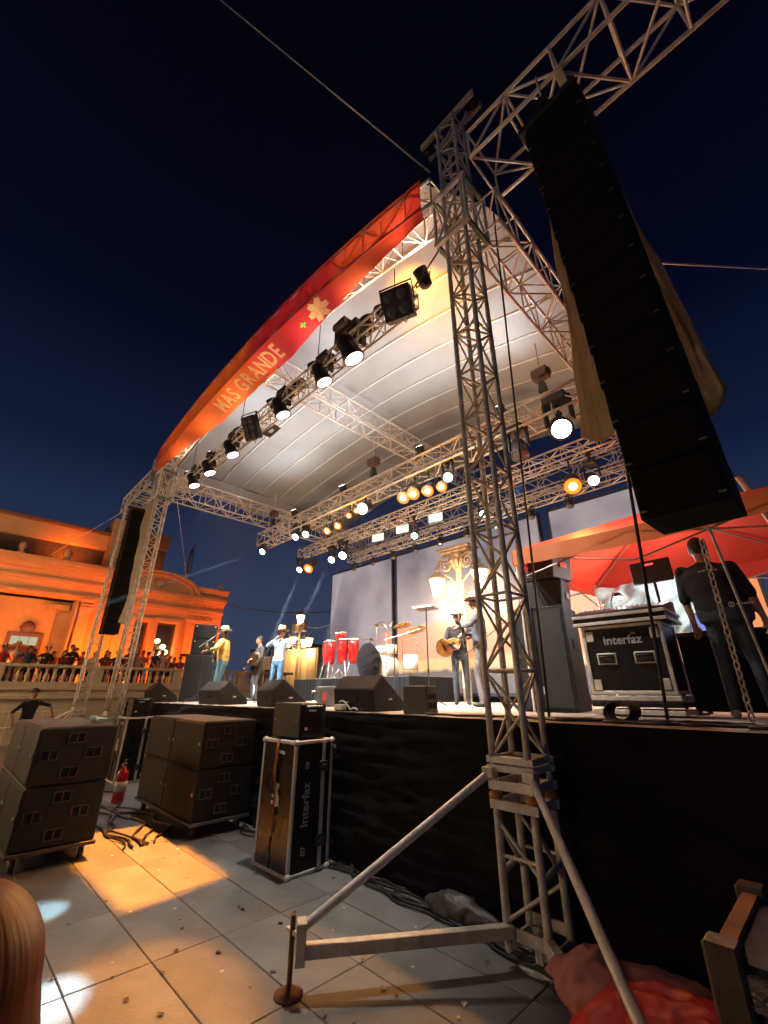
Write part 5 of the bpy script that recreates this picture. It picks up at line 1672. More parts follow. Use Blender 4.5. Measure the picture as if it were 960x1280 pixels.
tent = thing('pop_up_canopy', 'red pop up canopy tent sheltering the mixing gear', 'canopy', (-1.3, 6.8, 0))
M_TENT = mat('canopy_red', (.52, .045, .028), .6, var=.12, vscale=1.5, bump=.15, bscale=6, transl=(.6, .05, .03))
M_TENT2 = mat('canopy_orange', (.50, .16, .05), .65, var=.12, vscale=2, bump=.15, bscale=6, transl=(.5, .15, .05))
hw = 1.5
zc, zp = 3.5, 4.12
cs = [(-hw, -hw), (hw, -hw), (hw, hw), (-hw, hw)]
for k in range(4):
    a, b = Vector((*cs[k], zc)), Vector((*cs[(k + 1) % 4], zc))
    ap = Vector((0, 0, zp))

    def fn(u, v, a=a, b=b, ap=ap):
        p_ = a.lerp(b, u).lerp(ap, v)
        return p_ - Vector((0, 0, .10 * math.sin(math.pi * v) * math.sin(math.pi * u) + .05 * math.sin(math.pi * u) * (1 - v)))
    MB().grid(fn, 12, 12).build('roof_panel', M_TENT, tent, fix=False)

    def fv(u, v, a=a, b=b):
        p_ = a.lerp(b, u)
        nrm = Vector((p_.x, p_.y, 0)).normalized()
        return p_ + nrm * .012 * math.sin(u * 40) * v - Vector((0, 0, .22 * v + .05 * math.sin(math.pi * u)))
    MB().grid(fv, 60, 4).build('valance', M_TENT2 if k == 0 else M_TENT, tent, fix=False)
    MB().tube((cs[k][0] * .98, cs[k][1] * .98, SZ), (cs[k][0] * .98, cs[k][1] * .98, zc), .022, n=6).build('leg', M_ALU, tent)
    m_ = (a + b) / 2
    for s0, s1 in ((a, b), (b, a)):
        MB().tube(s0 * .98 - Vector((0, 0, .35)), m_ * .98 - Vector((0, 0, .05)), .011, n=5).tube(s0 * .98 - Vector((0, 0, .03)), m_ * .98 - Vector((0, 0, .38)), .011, n=5).build('scissor_bar', mat('tent_bar', (.3, .22, .18), .5, .3), tent)
    MB().tube(a * .98, ap - Vector((0, 0, .06)), .014, n=5).build('rafter', mat('tent_bar', (0, 0, 0)), tent)
# slanting white pole by the engineer
pole = MB().tube((0, 0, 0), (-.55, -.4, 2.45), .035, n=8).build('slant_pole', mat('white_pole', (.6, .52, .42), .5), None, (.36, 6.15, SZ))
tag(pole, 'slanting pale pole leaning against the canopy by the engineer', 'pole')

# ================================================================== CABLES, ROPES, CHAINS
def cable(pts, r, label, name='cable', m=M_RUBBER, cat='cable', group=None, n=6):
    o = MB().path(pts, r, n).build(name, m)
    return tag(o, label, cat, group)


def wander(p, q, amp, n=26, z=.02, seed=0):
    rg = random.Random(seed)
    a, b, c = rg.uniform(0, 6), rg.uniform(0, 6), rg.uniform(2, 5)
    p, q = Vector(p), Vector(q)
    d = (q - p).normalized()
    nr = Vector((-d.y, d.x, 0))
    return [p.lerp(q, i / n) + nr * amp * (math.sin(a + i / n * c * 3) * .6 + math.sin(b + i / n * c * 7.3) * .4) + Vector((0, 0, z)) for i in range(n + 1)]


CG = 'black cables lying on the plaza'
for k in range(6):
    cable(wander((-9.3 - .3 * k, 2.2 + .08 * k, .014), (-6.2, 1.95 + .12 * k, .014), .10 + .03 * k, seed=k), .011 + .003 * (k % 2), 'black cable run on the slabs between the two sub stacks', group=CG + ' between the sub stacks')
for k in range(7):
    cable(wander((-4.2, 3.36 + .02 * k, .014), (-1.7, 3.22 + .035 * k, .014), .05 + .014 * k, 34, .016 + .006 * (k % 3), seed=20 + k), .009 + .003 * (k % 2), 'black cable along the foot of the black skirt', group=CG + ' along the skirt')
for k in range(4):
    cable(wander((-6.3 + .1 * k, 3.3 + .06 * k, .014), (-4.7, 3.3 + .05 * k, .014), .10, seed=40 + k), .008, 'thin cable between the sub cabinets and the tall flight case', group=CG + ' by the flight case')
for k in range(9):
    x0 = -3.2 + .45 * k
    cable(wander((x0, 3.72 + .05 * (k % 3), SZ), (x0 + 1.3, 3.85 + .12 * (k % 4), SZ), .10, 22, .02, seed=60 + k), .012, 'black cable tangled along the stage edge below the rack', group='cables along the stage edge')
coil = MB()
for k in range(5):
    coil.path([(.10 * math.cos(a) + .012 * k, .018 * k + .06 * math.sin(a), .085 + .075 * math.sin(a)) for a in [2 * math.pi * i / 24 for i in range(24)]], .01, 5, closed=True)
o = coil.build('cable_coil', M_RUBBER, None, (-1.35, 3.95, SZ))
tag(o, 'coiled black cable on the stage edge in front of the rack', 'cable')
for k, (p, q) in enumerate((((-4.95, 3.93, SZ), (-4.45, 3.9, SZ)), ((-4.8, 3.92, SZ), (-4.3, 4.0, SZ)))):
    pts = [Vector(p).lerp(Vector(q), i / 14) + Vector((0, 0, .02 + .16 * math.sin(math.pi * i / 14) * abs(math.cos(2.2 * i / 14)))) for i in range(15)]
    cable(pts, .011, 'white cable looping behind the broad wedge monitor', m=mat('white_cable', (.7, .68, .64), .5), group='white cables by the broad wedge')
o = MB().box((0, 0, .04), (.16, .1, .07)).build('power_strip', mat('white_cable', (0, 0, 0)), None, (-4.75, 3.86, SZ + .008), bevel=.01)
tag(o, 'white power box behind the broad wedge monitor', 'power box')
# hanging cables and chains under the array
cable(sag((-1.55, 3.6, 7.6), (-2.05, 4.2, SZ), .04), .012, 'thin black cable hanging from the roof corner to the stage beside the tower', cat='cable')
cable(sag((-.78, 3.8, 4.0), (-1.12, 4.4, SZ), .03), .016, 'black cable drooping from the line array to the rack', cat='cable')
cable(sag((-3.2, 3.4, 7.0), (-1.75, 3.3, 7.75), .12), .012, 'black cable strung from the four cell blinder to the tower head', cat='cable')
cable(line((-2.3, 4.6, 2.62), (-3.05, 4.15, 1.95), 2), .006, 'pale tight cord slanting in front of the big scuffed cabinet', m=M_ALU_OLD, cat='cord')


def chain(p, q, label, r=.012, pitch=.055):
    p, q = Vector(p), Vector(q)
    n = int((q - p).length / pitch)
    d = (q - p).normalized()
    a = d.orthogonal().normalized()
    b = d.cross(a)
    mb = MB()
    for i in range(n):
        c = p + d * pitch * (i + .5)
        s_ = a if i % 2 else b
        mb.path([c + d * .034 * math.sin(t_) + s_ * .018 * math.cos(t_) for t_ in [2 * math.pi * k / 10 for k in range(10)]], r * .55, 5, closed=True)
    o = mb.build('hoist_chain', M_ALU_OLD)
    return tag(o, label, 'chain', 'chains hanging below the line array')


chain((-.42, 3.5, 2.62), (-.50, 3.9, SZ + .02), 'steel hoist chain hanging behind the engineer\'s back from the line array')
cable(sag((-.34, 3.3, 2.64), (-.30, 3.75, SZ + .02), .02), .009, 'grey rope beside the hoist chain under the line array', cat='rope', m=M_ALU_OLD)
# guy wires
GW = 'guy wires of the stage'
cable([(-2.15, 3.05, 8.6), (-4.69, .23, 13.77)], .012, 'pale steel guy wire running up over the plaza from the tower head', m=M_ALU, cat='wire', group=GW)
cable([(-16.9, 3.3, 8.0), (-24.0, 1.6, 6.9)], .016, 'guy wire from the cantilever by the thin tower to the building', m=M_ALU, cat='wire', group=GW)
cable([(-.2, 3.9, 5.6), (.9, 6.2, 6.6)], .01, 'guy wire from the beige cover into the open sky', m=M_ALU, cat='wire', group=GW)
cable([(.1, 5.3, 3.7), (1.2, 7.4, 4.2)], .012, 'thin guy line beyond the canopy corner', m=M_ALU, cat='wire', group=GW)
cable([(-12.5, 3.6, 6.9), (-25.5, 8.9, 7.3)], .012, 'thin guy wire from the corner tower towards the aerial mast', m=M_ALU, cat='wire', group=GW)
cable(sag((-23.0, 10.0, 6.2), (-13.3, 10.5, 4.6), .25), .02, 'dark overhead wire from the building to the screens', cat='wire', group='overhead wires')
cable(sag((-24.2, 16.0, 5.9), (-13.3, 10.5, 4.2), .3), .02, 'pale overhead wire from the far lamp post to the screens', m=M_ALU, cat='wire', group='overhead wires')

# plaza barrier
t = thing('crowd_barrier', 'low metal crowd barrier in front of the terrace wall', 'barrier', (-19.0, 1.2, 0))
for z_ in (1.05, .6, .15):
    MB().tube((0, -2.5, z_), (0, 2.6, z_), .03).build('rail', M_ALU_OLD, t)
for k in range(12):
    MB().tube((0, -2.4 + k * .44, .15), (0, -2.4 + k * .44, 1.05), .014, n=6).build('bar', M_ALU_OLD, t)

# confetti scraps on the slabs
conf = MB().add([(-.022, -.012, 0), (.02, -.014, .004), (.024, .013, .002), (0, .018, .009), (-.02, .012, .003)], [(0, 1, 2, 3, 4)]).mesh('confetti_scrap', mat('foil_scrap', (.05, .03, .02), .35, .3, var=.3), fix=False)
conf2 = MB().add([(-.02, -.02, 0), (.02, -.012, .008), (.016, .02, .002), (-.014, .016, .010)], [(0, 1, 2), (0, 2, 3)]).mesh('confetti_scrap', mat('pale_scrap', (.55, .48, .40), .5, .1, var=.2), fix=False)
for k in range(110):
    x, y = random.uniform(-7.2, -1.9), random.uniform(.9, 3.3)
    if x < -5.95 and (y < 1.75 or y > 2.5):
        continue
    pale = k % 6 == 0
    o = link('confetti_scrap', conf2 if pale else conf, None, (x, y, .018), (random.uniform(-.1, .1), random.uniform(-.1, .1), random.uniform(0, 6)))
    o.scale = [random.uniform(.45, .95)] * 3
    tag(o, ('pale' if pale else 'dark foil') + ' confetti scrap lying on the slabs', 'confetti', ('pale' if pale else 'dark') + ' confetti scraps')
o = MB().path([(-1.9, 2.2, .03), (-1.75, 2.35, .03), (-1.5, 2.5, .03)], .018, 6).build('loose_strap', M_RUBBER)
tag(o, 'short dark strap lying on the slabs under the outrigger', 'strap')
# par lamps behind the banner cloth
for i, x in enumerate((-11.4, -9.9, -8.4, -6.9, -5.4, -3.9, -2.7)):
    par_can(x, 3.46, 7.3, (0, -.75, 1), 'par lamp on the front lighting truss shining into the back of the banner', L_W, 55, (1, .72, .45), 120, 1.0, 'par lamps behind the banner', ztop=7.12)

# ================================================================== PEOPLE
def ellipsoid(mb, c, r, nu=12, nv=8, rot=None):
    pr = []
    vs, fs = [], []
    for j in range(nv + 1):
        th = math.pi * j / nv
        for i in range(nu):
            ph = 2 * math.pi * i / nu
            v = Vector((r[0] * math.sin(th) * math.cos(ph), r[1] * math.sin(th) * math.sin(ph), r[2] * math.cos(th)))
            if rot is not None:
                v = rot @ v
            vs.append(v + Vector(c))
    for j in range(nv):
        for i in range(nu):
            fs.append((j * nu + i, j * nu + (i + 1) % nu, (j + 1) * nu + (i + 1) % nu, (j + 1) * nu + i))
    mb.add(vs, fs, 0, True)


def capsule(mb, p, q, r0, r1):
    p, q = Vector(p), Vector(q)
    d = q - p
    n = d.normalized() if d.length > 1e-6 else Vector((0, 0, 1))
    pts, rs = [], []
    for a in (-90, -60, -30, 0):
        pts.append(p + n * r0 * math.sin(R(a)))
        rs.append(max(.002, r0 * math.cos(R(a))))
    for a in (0, 30, 60, 90):
        pts.append(q + n * r1 * math.sin(R(a)))
        rs.append(max(.002, r1 * math.cos(R(a))))
    mb.path(pts, rs, 10)


def ik(a, t, l1, l2, pole):
    a, t, pole = Vector(a), Vector(t), Vector(pole)
    d = t - a
    L = min(d.length, (l1 + l2) * .995)
    n = d.normalized()
    x = (l1 * l1 - l2 * l2 + L * L) / (2 * L)
    h = math.sqrt(max(0, l1 * l1 - x * x))
    pp = pole - n * pole.dot(n)
    pp.normalize()
    return a + n * x + pp * h, a + n * L


def person(label, loc, rz, h=1.75, hands=((-.26, .05, .82), (.26, .05, .82)), feet=((-.11, 0), (.11, .04)), lean=(0, 0), head=(0, 0),
           shirt=None, pants=None, skin=None, shoe=None, sleeve='short', hat=None, hair='short', hair_m=None, girth=1.0, voxel=.016,
           elbow=((-1, -.6, -.2), (1, -.6, -.2)), knee=.15, group=None, fingers=True, loose=0.0, cap=None):
    """one continuous body; faces +y, right hand at +x. hands: left, right targets in metres for a 1.75 m body"""
    s = h / 1.75
    t = thing('person', label, 'person', loc, rz, group)
    sk = skin or M_SKIN
    segs = []          # (p, q, r, tag)
    mb = MB()

    def cap_(p, q, r0, r1, tg):
        capsule(mb, Vector(p) * s, Vector(q) * s, r0 * s, r1 * s)
        segs.append((Vector(p) * s, Vector(q) * s, max(r0, r1) * s, tg))
    lx, ly = lean
    pel = Vector((0, 0, .93))
    wai = Vector((lx * .3, ly * .3, 1.10))
    che = Vector((lx * .75, ly * .75, 1.30))
    shz = Vector((lx, ly, 1.43))
    gk = girth
    # torso: ellipse loft
    rings = [(.80, .10, .09, 0, 0), (.86, .155 * gk, .115 * gk, 0, 0), (.95, .165 * gk, .12 * gk, 0, 0), (1.08, .145 * gk + loose * .4, .11 * gk + loose * .4, wai.x, wai.y), (1.2, .16 * gk + loose * .3, .115 * gk + loose * .3, (wai.x + che.x) / 2, (wai.y + che.y) / 2),
             (1.32, .18 * gk, .12 * gk, che.x, che.y), (1.41, .17 * gk, .10, shz.x, shz.y), (1.465, .09, .065, shz.x, shz.y), (1.49, .05, .05, shz.x, shz.y)]
    n = 16
    vs, fs = [], []
    for z, a, b, cx, cy_ in rings:
        for i in range(n):
            th = 2 * math.pi * i / n
            vs.append(Vector((cx + a * math.cos(th), cy_ + b * math.sin(th), z)) * s)
    for j in range(len(rings) - 1):
        for i in range(n):
            fs.append((j * n + i, j * n + (i + 1) % n, (j + 1) * n + (i + 1) % n, (j + 1) * n + i))
    fs += [tuple(range(n - 1, -1, -1)), tuple((len(rings) - 1) * n + i for i in range(n))]
    mb.add(vs, fs, 0, True)
    segs.append((Vector((0, 0, .86)) * s, Vector((0, 0, .93)) * s, .14 * s, 'pants'))
    segs.append((wai * s - Vector((0, 0, .10 * s)), che * s, .155 * s, 'shirt'))
    segs.append((shz * s - Vector((.1, 0, .03)) * s, shz * s + Vector((.1, 0, -.03)) * s, .085 * s, 'shirt'))
    # neck and head
    hd = shz + Vector((head[0], head[1], .205))
    cap_(shz + Vector((0, 0, .03)), hd + Vector((0, -.01, -.06)), .058, .052, 'skin')
    hrot = Matrix.Rotation(-head[1] * 2.2, 3, 'X') @ Matrix.Rotation(head[0] * 2.2, 3, 'Y')
    ellipsoid(mb, hd * s, (.076 * s, .095 * s, .112 * s), rot=hrot)
    ellipsoid(mb, (hd + hrot @ Vector((0, .03, -.055))) * s, (.055 * s, .062 * s, .065 * s), rot=hrot)
    ellipsoid(mb, (hd + hrot @ Vector((0, .098, -.018))) * s, (.017 * s, .024 * s, .03 * s), rot=hrot)
    for a in (-1, 1):
        ellipsoid(mb, (hd + hrot @ Vector((a * .077, -.005, -.01))) * s, (.014 * s, .022 * s, .033 * s), rot=hrot)
    segs.append((hd * s, hd * s + Vector((0, 0, .001)), .10 * s, 'skin'))
    # arms
    palms = []
    for k, a in enumerate((-1, 1)):
        sh = shz + Vector((a * (.175 * (.6 + .4 * gk)), 0, -.035))
        el_, wr_ = ik(sh, hands[k], .285, .255, elbow[k])
        cap_(sh, el_, .056 + loose * .5, .043 + loose * .4, 'shirt')
        cap_(el_, wr_, .041 + (loose * .4 if sleeve == 'long' else 0), .028, 'shirt' if sleeve == 'long' else 'skin')
        if sleeve == 'short':      # sleeve ends above the elbow
            segs.append((sh.lerp(el_, .75) * s, el_ * s, .05 * s, 'skin'))
        d = (wr_ - el_).normalized()
        pm_ = wr_ + d * .075
        cap_(wr_ + d * .01, pm_, .032, .036, 'skin')
        palms.append((wr_, pm_, d, a))
    # legs
    for k, a in enumerate((-1, 1)):
        hp = Vector((a * .09, 0, .90))
        ft = Vector((feet[k][0], feet[k][1], .085))
        kn, an = ik(hp, ft, .415, .41, (a * .1, 1, 0) if knee else (0, 1, 0))
        cap_(hp, kn, .085 * (.5 + .5 * gk), .06, 'pants')
        cap_(kn, an, .06, .046, 'pants')
        cap_(an + Vector((0, -.02, -.045)), an + Vector((a * .02, .13, -.05)), .04, .033, 'shoe')
        segs.append((an + Vector((0, -.02, -.04)), an + Vector((a * .02, .13, -.05)), .05, 'shoe'))
    src = mb.mesh('body_src', M_SKIN, fix=True)
    tmp = bpy.data.objects.new('body_src', src)
    COL.objects.link(tmp)
    md = tmp.modifiers.new('r', 'REMESH')
    md.mode = 'VOXEL'
    md.voxel_size = voxel
    ms_ = tmp.modifiers.new('s', 'SMOOTH')
    ms_.factor = .5
    ms_.iterations = 3
    dg = bpy.context.evaluated_depsgraph_get()
    me = bpy.data.meshes.new_from_object(tmp.evaluated_get(dg))
    bpy.data.objects.remove(tmp)
    nv, nf = len(me.vertices), len(me.polygons)
    co = np.empty(nv * 3)
    me.vertices.foreach_get('co', co)
    co = co.reshape(-1, 3)
    ls = np.empty(nf, dtype=np.int32)
    lt_ = np.empty(nf, dtype=np.int32)
    me.polygons.foreach_get('loop_start', ls)
    me.polygons.foreach_get('loop_total', lt_)
    cen = np.empty(nf * 3)
    me.polygons.foreach_get('center', cen)
    cen = cen.reshape(-1, 3)
    best = np.full(nf, 1e9)
    tg_i = np.zeros(nf, dtype=np.int32)
    order = ['skin', 'shirt', 'pants', 'shoe', 'dark']
    for p, q, r_, tg in segs:
        p, q = np.array(p), np.array(q)
        d = q - p
        u = np.clip(((cen - p) @ d) / max(1e-9, d @ d), 0, 1)
        dist = np.linalg.norm(cen - p - u[:, None] * d, axis=1) - r_
        m_ = dist < best
        best[m_] = dist[m_]
        tg_i[m_] = order.index(tg)
    # belt line: trunk below it belongs to the trousers
    V = [tuple(v) for v in co]
    Fc = [list(p.vertices) for p in me.polygons]
    MI = list(tg_i)
    bpy.data.meshes.remove(me)
    ex_ = MB()
    ex_.v, ex_.f, ex_.m, ex_.sm = V, Fc, [int(i) for i in MI], [True] * len(Fc)
    if fingers:
        for wr_, pm_, d, a in palms:
            side = d.cross(Vector((0, 0, 1)))
            side = side.normalized() if side.length > .1 else Vector((1, 0, 0))
            nrm = side.cross(d).normalized()
            inw = -nrm if nrm.z > 0 else nrm
            for f_, (off, L) in enumerate(((-.027, .062), (-.009, .074), (.009, .070), (.026, .055))):
                p0 = pm_ + side * off + d * .012
                p1 = p0 + d * L * .5 + inw * L * .15
                p2 = p1 + d * L * .25 + inw * L * .4
                ex_.path([p0 * s, p1 * s, p2 * s], [.0095 * s, .009 * s, .007 * s], 6)
            th0 = wr_ + d * .03 - side * .03 * a
            ex_.path([th0 * s, (th0 + d * .03 - side * .028 * a + inw * .01) * s, (th0 + d * .055 - side * .03 * a + inw * .025) * s], [.012 * s, .011 * s, .008 * s], 6)
    # eyes and mouth, same mesh
    i0 = len(ex_.f)
    for a in (-1, 1):
        c = (hd + hrot @ Vector((a * .03, .086, .008))) * s
        ellipsoid(ex_, c, (.011 * s, .008 * s, .007 * s), 8, 5)
        c = (hd + hrot @ Vector((a * .03, .09, .027))) * s
        ellipsoid(ex_, c, (.018 * s, .006 * s, .004 * s), 8, 4)
    ellipsoid(ex_, (hd + hrot @ Vector((0, .092, -.062))) * s, (.022 * s, .008 * s, .005 * s), 8, 4)
    for i in range(i0, len(ex_.f)):
        ex_.m[i] = 4
    for i in range(len(ex_.m)):
        if ex_.m[i] >= 5:
            ex_.m[i] = 0
    ob = ex_.build('body', [sk, shirt, pants, shoe or M_BLACK, M_HAIR], t, fix=False)
    hc = hd * s
    hm = hair_m or M_HAIR
    if hair:
        hb = MB()
        ellipsoid(hb, hc + hrot @ Vector((0, -.018, .022)) * s, (.086 * s, .098 * s, .108 * s), 16, 10, hrot)
        if hair == 'long':
            ellipsoid(hb, hc + Vector((0, -.06, -.13)) * s, (.085 * s, .05 * s, .17 * s), 14, 8)
        if hair == 'beard' or hair == 'short_beard':
            ellipsoid(hb, hc + hrot @ Vector((0, .045, -.082)) * s, (.057 * s, .054 * s, .05 * s), 12, 8, hrot)
        # keep the face clear
        bm = bmesh.new()
        me = hb.mesh('hair', hm, fix=False)
        bm.from_mesh(me)
        inv = hrot.inverted()
        dl = []
        for f in bm.faces:
            c = inv @ (f.calc_center_median() - hc) / s
            if c.y > .045 and -.055 < c.z < .055 and abs(c.x) < .08:
                dl.append(f)
        bmesh.ops.delete(bm, geom=dl, context='FACES')
        bm.to_mesh(me)
        bm.free()
        link('hair', me, t)
    if hat:
        hm_, br, ch = hat
        hh = MB()
        prof = [(br, .0), (br * .97, .004), (br * .7, -.012), (.105, -.008), (.102, .03), (.094, ch * .8), (.075, ch), (.03, ch * .93), (.005, ch * .9)]
        vs = []
        nn = 24
        for r_, z_ in prof:
            for i in range(nn):
                th = 2 * math.pi * i / nn
                up = .035 * (abs(math.cos(th)) ** 2) * max(0, (r_ - .11) / max(.01, br - .11))
                vs.append(hc + hrot @ (Vector((r_ * math.cos(th) * .92, r_ * math.sin(th) * 1.08, z_ + up + .045)) * s))
        fs = [(j * nn + i, j * nn + (i + 1) % nn, (j + 1) * nn + (i + 1) % nn, (j + 1) * nn + i) for j in range(len(prof) - 1) for i in range(nn)]
        hh.add(vs, fs, 0, True)
        ho = hh.build('hat', hm_, t, fix=True)
        hb2 = MB().lathe([(.106 * s, .0), (.104 * s, .026 * s)], 20, hc + hrot @ Vector((0, 0, .05)) * s, rot=hrot, sq=(.94, 1.1)).build('hat_band', M_BLACK, ho)
    if cap:
        cb = MB()
        ellipsoid(cb, hc + hrot @ Vector((0, -.01, .045)) * s, (.09 * s, .102 * s, .085 * s), 16, 10, hrot)
        co_ = cb.build('cap', cap, t)
        MB().box(hc + hrot @ Vector((0, .12, .05)) * s, (.13 * s, .10 * s, .012 * s), rot=hrot @ Matrix.Rotation(R(-12), 3, 'X')).build('cap_peak', cap, co_)
    return t, dict(head=hd * s, shz=shz * s, s=s)


C_DENIM = mat('blue_denim', (.06, .16, .30), .8, var=.25, vscale=8, bump=1.0, bscale=11)
C_DENIM_D = mat('grey_denim', (.035, .04, .05), .8, var=.3, vscale=8, bump=1.0, bscale=11)
C_LTJEAN = mat('light_jeans', (.13, .32, .46), .8, var=.2, vscale=8, bump=1.0, bscale=11)
C_BLACKTEE = mat('black_tee', (.012, .011, .014), .85, var=.3, vscale=6, bump=1.0, bscale=11)
C_YELLOW = mat('yellow_shirt', (.66, .46, .11), .8, var=.35, vscale=14, bump=1.0, bscale=11)
C_CHARCOAL = mat('charcoal_shirt', (.05, .048, .05), .85, var=.2, bump=1.0, bscale=11)
C_DKJACK = mat('dark_jacket', (.014, .012, .014), .8, var=.3, vscale=6, bump=1.0, bscale=11)
C_GRJACK = mat('denim_jacket', (.085, .085, .105), .8, var=.35, vscale=7, bump=1.0, bscale=11)
C_STRAW = mat('straw_hat', (.68, .55, .33), .7, var=.15, vscale=20, bump=.2, bscale=120)
C_TANHAT = mat('tan_hat', (.52, .33, .16), .7, var=.2, vscale=12)
C_PALEHAT = mat('pale_hat', (.50, .52, .42), .7, var=.15)
# blue shirt with white stripes: wave bands on the cloth itself
mstr = bpy.data.materials.new('striped_shirt')
mstr.use_nodes = True
n_, l_ = mstr.node_tree.nodes, mstr.node_tree.links
tcx = n_.new('ShaderNodeTexCoord')
wv = n_.new('ShaderNodeTexWave')
wv.bands_direction = 'Z'
wv.inputs['Scale'].default_value = 6.5
wv.inputs['Distortion'].default_value = 1.2
l_.new(tcx.outputs['Object'], wv.inputs['Vector'])
cr_ = n_.new('ShaderNodeValToRGB')
cr_.color_ramp.elements[0].position = .42
cr_.color_ramp.elements[0].color = (.62, .72, .76, 1)
cr_.color_ramp.elements[1].position = .58
cr_.color_ramp.elements[1].color = (.16, .33, .52, 1)
l_.new(wv.outputs['Fac'], cr_.inputs[0])
l_.new(cr_.outputs[0], n_['Principled BSDF'].inputs['Base Color'])
n_['Principled BSDF'].inputs['Roughness'].default_value = .8


def guitar(loc, rot, label, electric=False, group=None):
    """local: neck along +x, face towards -y... built flat in xz, then rotated"""
    t = thing('guitar', label, 'guitar', loc, 0, group)
    t.rotation_euler = rot
    body_m = mat('sunburst_wood', (.42, .16, .03), .25, var=.5, vscale=4, coat=.6) if not electric else mat('butter_body', (.62, .48, .20), .25, var=.1, coat=.6)
    edge_m = mat('guitar_edge', (.03, .012, .006), .3, coat=.5)
    pts = []
    for i in range(48):
        a = 2 * math.pi * i / 48
        x_ = .25 * math.cos(a)
        w_ = .2 if x_ < 0 else .15
        waist = 1 - .28 * math.exp(-((x_ - .06) / .075) ** 2)
        pts.append((x_ - .05, w_ * math.sin(a) * waist))
    d = .05 if not electric else .022
    MB().prism(pts, 'y', -d, d).build('body', edge_m, t, bevel=.004)
    MB().prism([(x_ * .93 - .003, z_ * .93) for x_, z_ in pts], 'y', -d - .004, -d + .002).build('soundboard', body_m, t)
    for q in range(24):
        pass
    bind = [(x_, -d - .002, z_) for x_, z_ in pts]
    MB().path(bind, .005, 5, closed=True).build('binding', mat('ivory', (.7, .62, .45), .5), t)
    if not electric:
        MB().lathe([(.047, 0), (.047, .002)], 20, (.06, -d - .005, 0), rot=Matrix.Rotation(R(90), 3, 'X')).build('sound_hole', M_HOLE, t)
    MB().prism([(-.0, -.06), (.06, -.09), (.1, -.04), (.04, -.03)], 'y', -d - .006, -d - .003).build('pick_guard', M_BLACK, t)
    MB().box((-.13, -d - .008, 0), (.03, .012, .14)).build('bridge', edge_m, t)
    nk = MB().box((.40, -d - .005, 0), (.44, .022, .05)).build('neck', mat('rosewood', (.06, .03, .018), .5), t, bevel=.004)
    MB().box((.69, -d, 0), (.15, .018, .075)).build('headstock', edge_m, t, bevel=.006)
    for q in range(6):
        MB().lathe([(.009, 0), (.009, .025)], 8, (.64 + .045 * (q // 2), -d, (.04 if q % 2 else -.065))).build('tuner', M_CHROME, t)
    for q in range(6):
        MB().tube((-.13, -d - .016, -.02 + .008 * q), (.64, -d - .018, -.018 + .007 * q), .0012, n=4).build('string', M_CHROME, t)
    return t


BAND = 'musicians on stage'
# yellow shirted guitarist at the boom microphone, side on to us
YF = R(78)          # faces the audience side (-y) turned towards the corner tower
person('guitarist in straw hat, loose yellow shirt and blue jeans at the boom microphone', (-10.9, 4.98, SZ), R(135), 1.76,
       hands=((-.36, .30, 1.16), (.14, .20, 1.02)), lean=(0, .02), head=(0, .03), shirt=C_YELLOW, pants=C_LTJEAN, hat=(C_STRAW, .185, .13), hair='long', sleeve='short', loose=.06, girth=1.12, group=BAND, elbow=((-1, -.3, -.6), (1, -.7, -.4)))
gt = guitar((-11.04, 4.86, SZ + 1.06), (R(0), R(-18), R(135 + 180)), 'slim electric guitar held by the yellow shirted guitarist', True)
# blue shirted singer, one arm stretched out
person('singer in tan cowboy hat and blue striped shirt, one arm stretched out, microphone at mouth', (-9.85, 5.95, SZ), R(200), 1.76,
       hands=((-.62, .12, 1.40), (.02, .15, 1.47)), lean=(.0, -.03), head=(0, -.01), shirt=mstr, pants=C_DENIM, hat=(C_TANHAT, .20, .14), hair='short', sleeve='long', feet=((-.15, 0), (.14, .06)), group=BAND, elbow=((-1, -.4, -.3), (1, .1, -.9)), loose=.012)
def at_singer(x, y, z):
    c, s_ = math.cos(R(200)), math.sin(R(200))
    return Vector((-9.85 + x * c - y * s_, 5.95 + x * s_ + y * c, SZ + z))


q0, q1 = at_singer(.03, .26, 1.47), at_singer(.0, .13, 1.575)
mc = MB().path([q0, q0.lerp(q1, .6), q0.lerp(q1, .75), q1], [.013, .016, .026, .018], 10).build('hand_microphone', M_BLACK)
tag(mc, 'dark hand microphone held by the blue shirted singer', 'microphone')
# musician in charcoal behind
person('musician in charcoal shirt and trousers playing behind the yellow shirted guitarist', (-11.55, 6.35, SZ), R(175), 1.72,
       hands=((-.12, .24, 1.10), (.16, .20, 1.08)), head=(.02, .04), shirt=C_CHARCOAL, pants=C_CHARCOAL, hair='short', sleeve='short', group=BAND)
gt = guitar((-11.5, 6.13, SZ + 1.06), (R(0), R(20), R(175)), 'dark bass guitar held by the musician in charcoal')
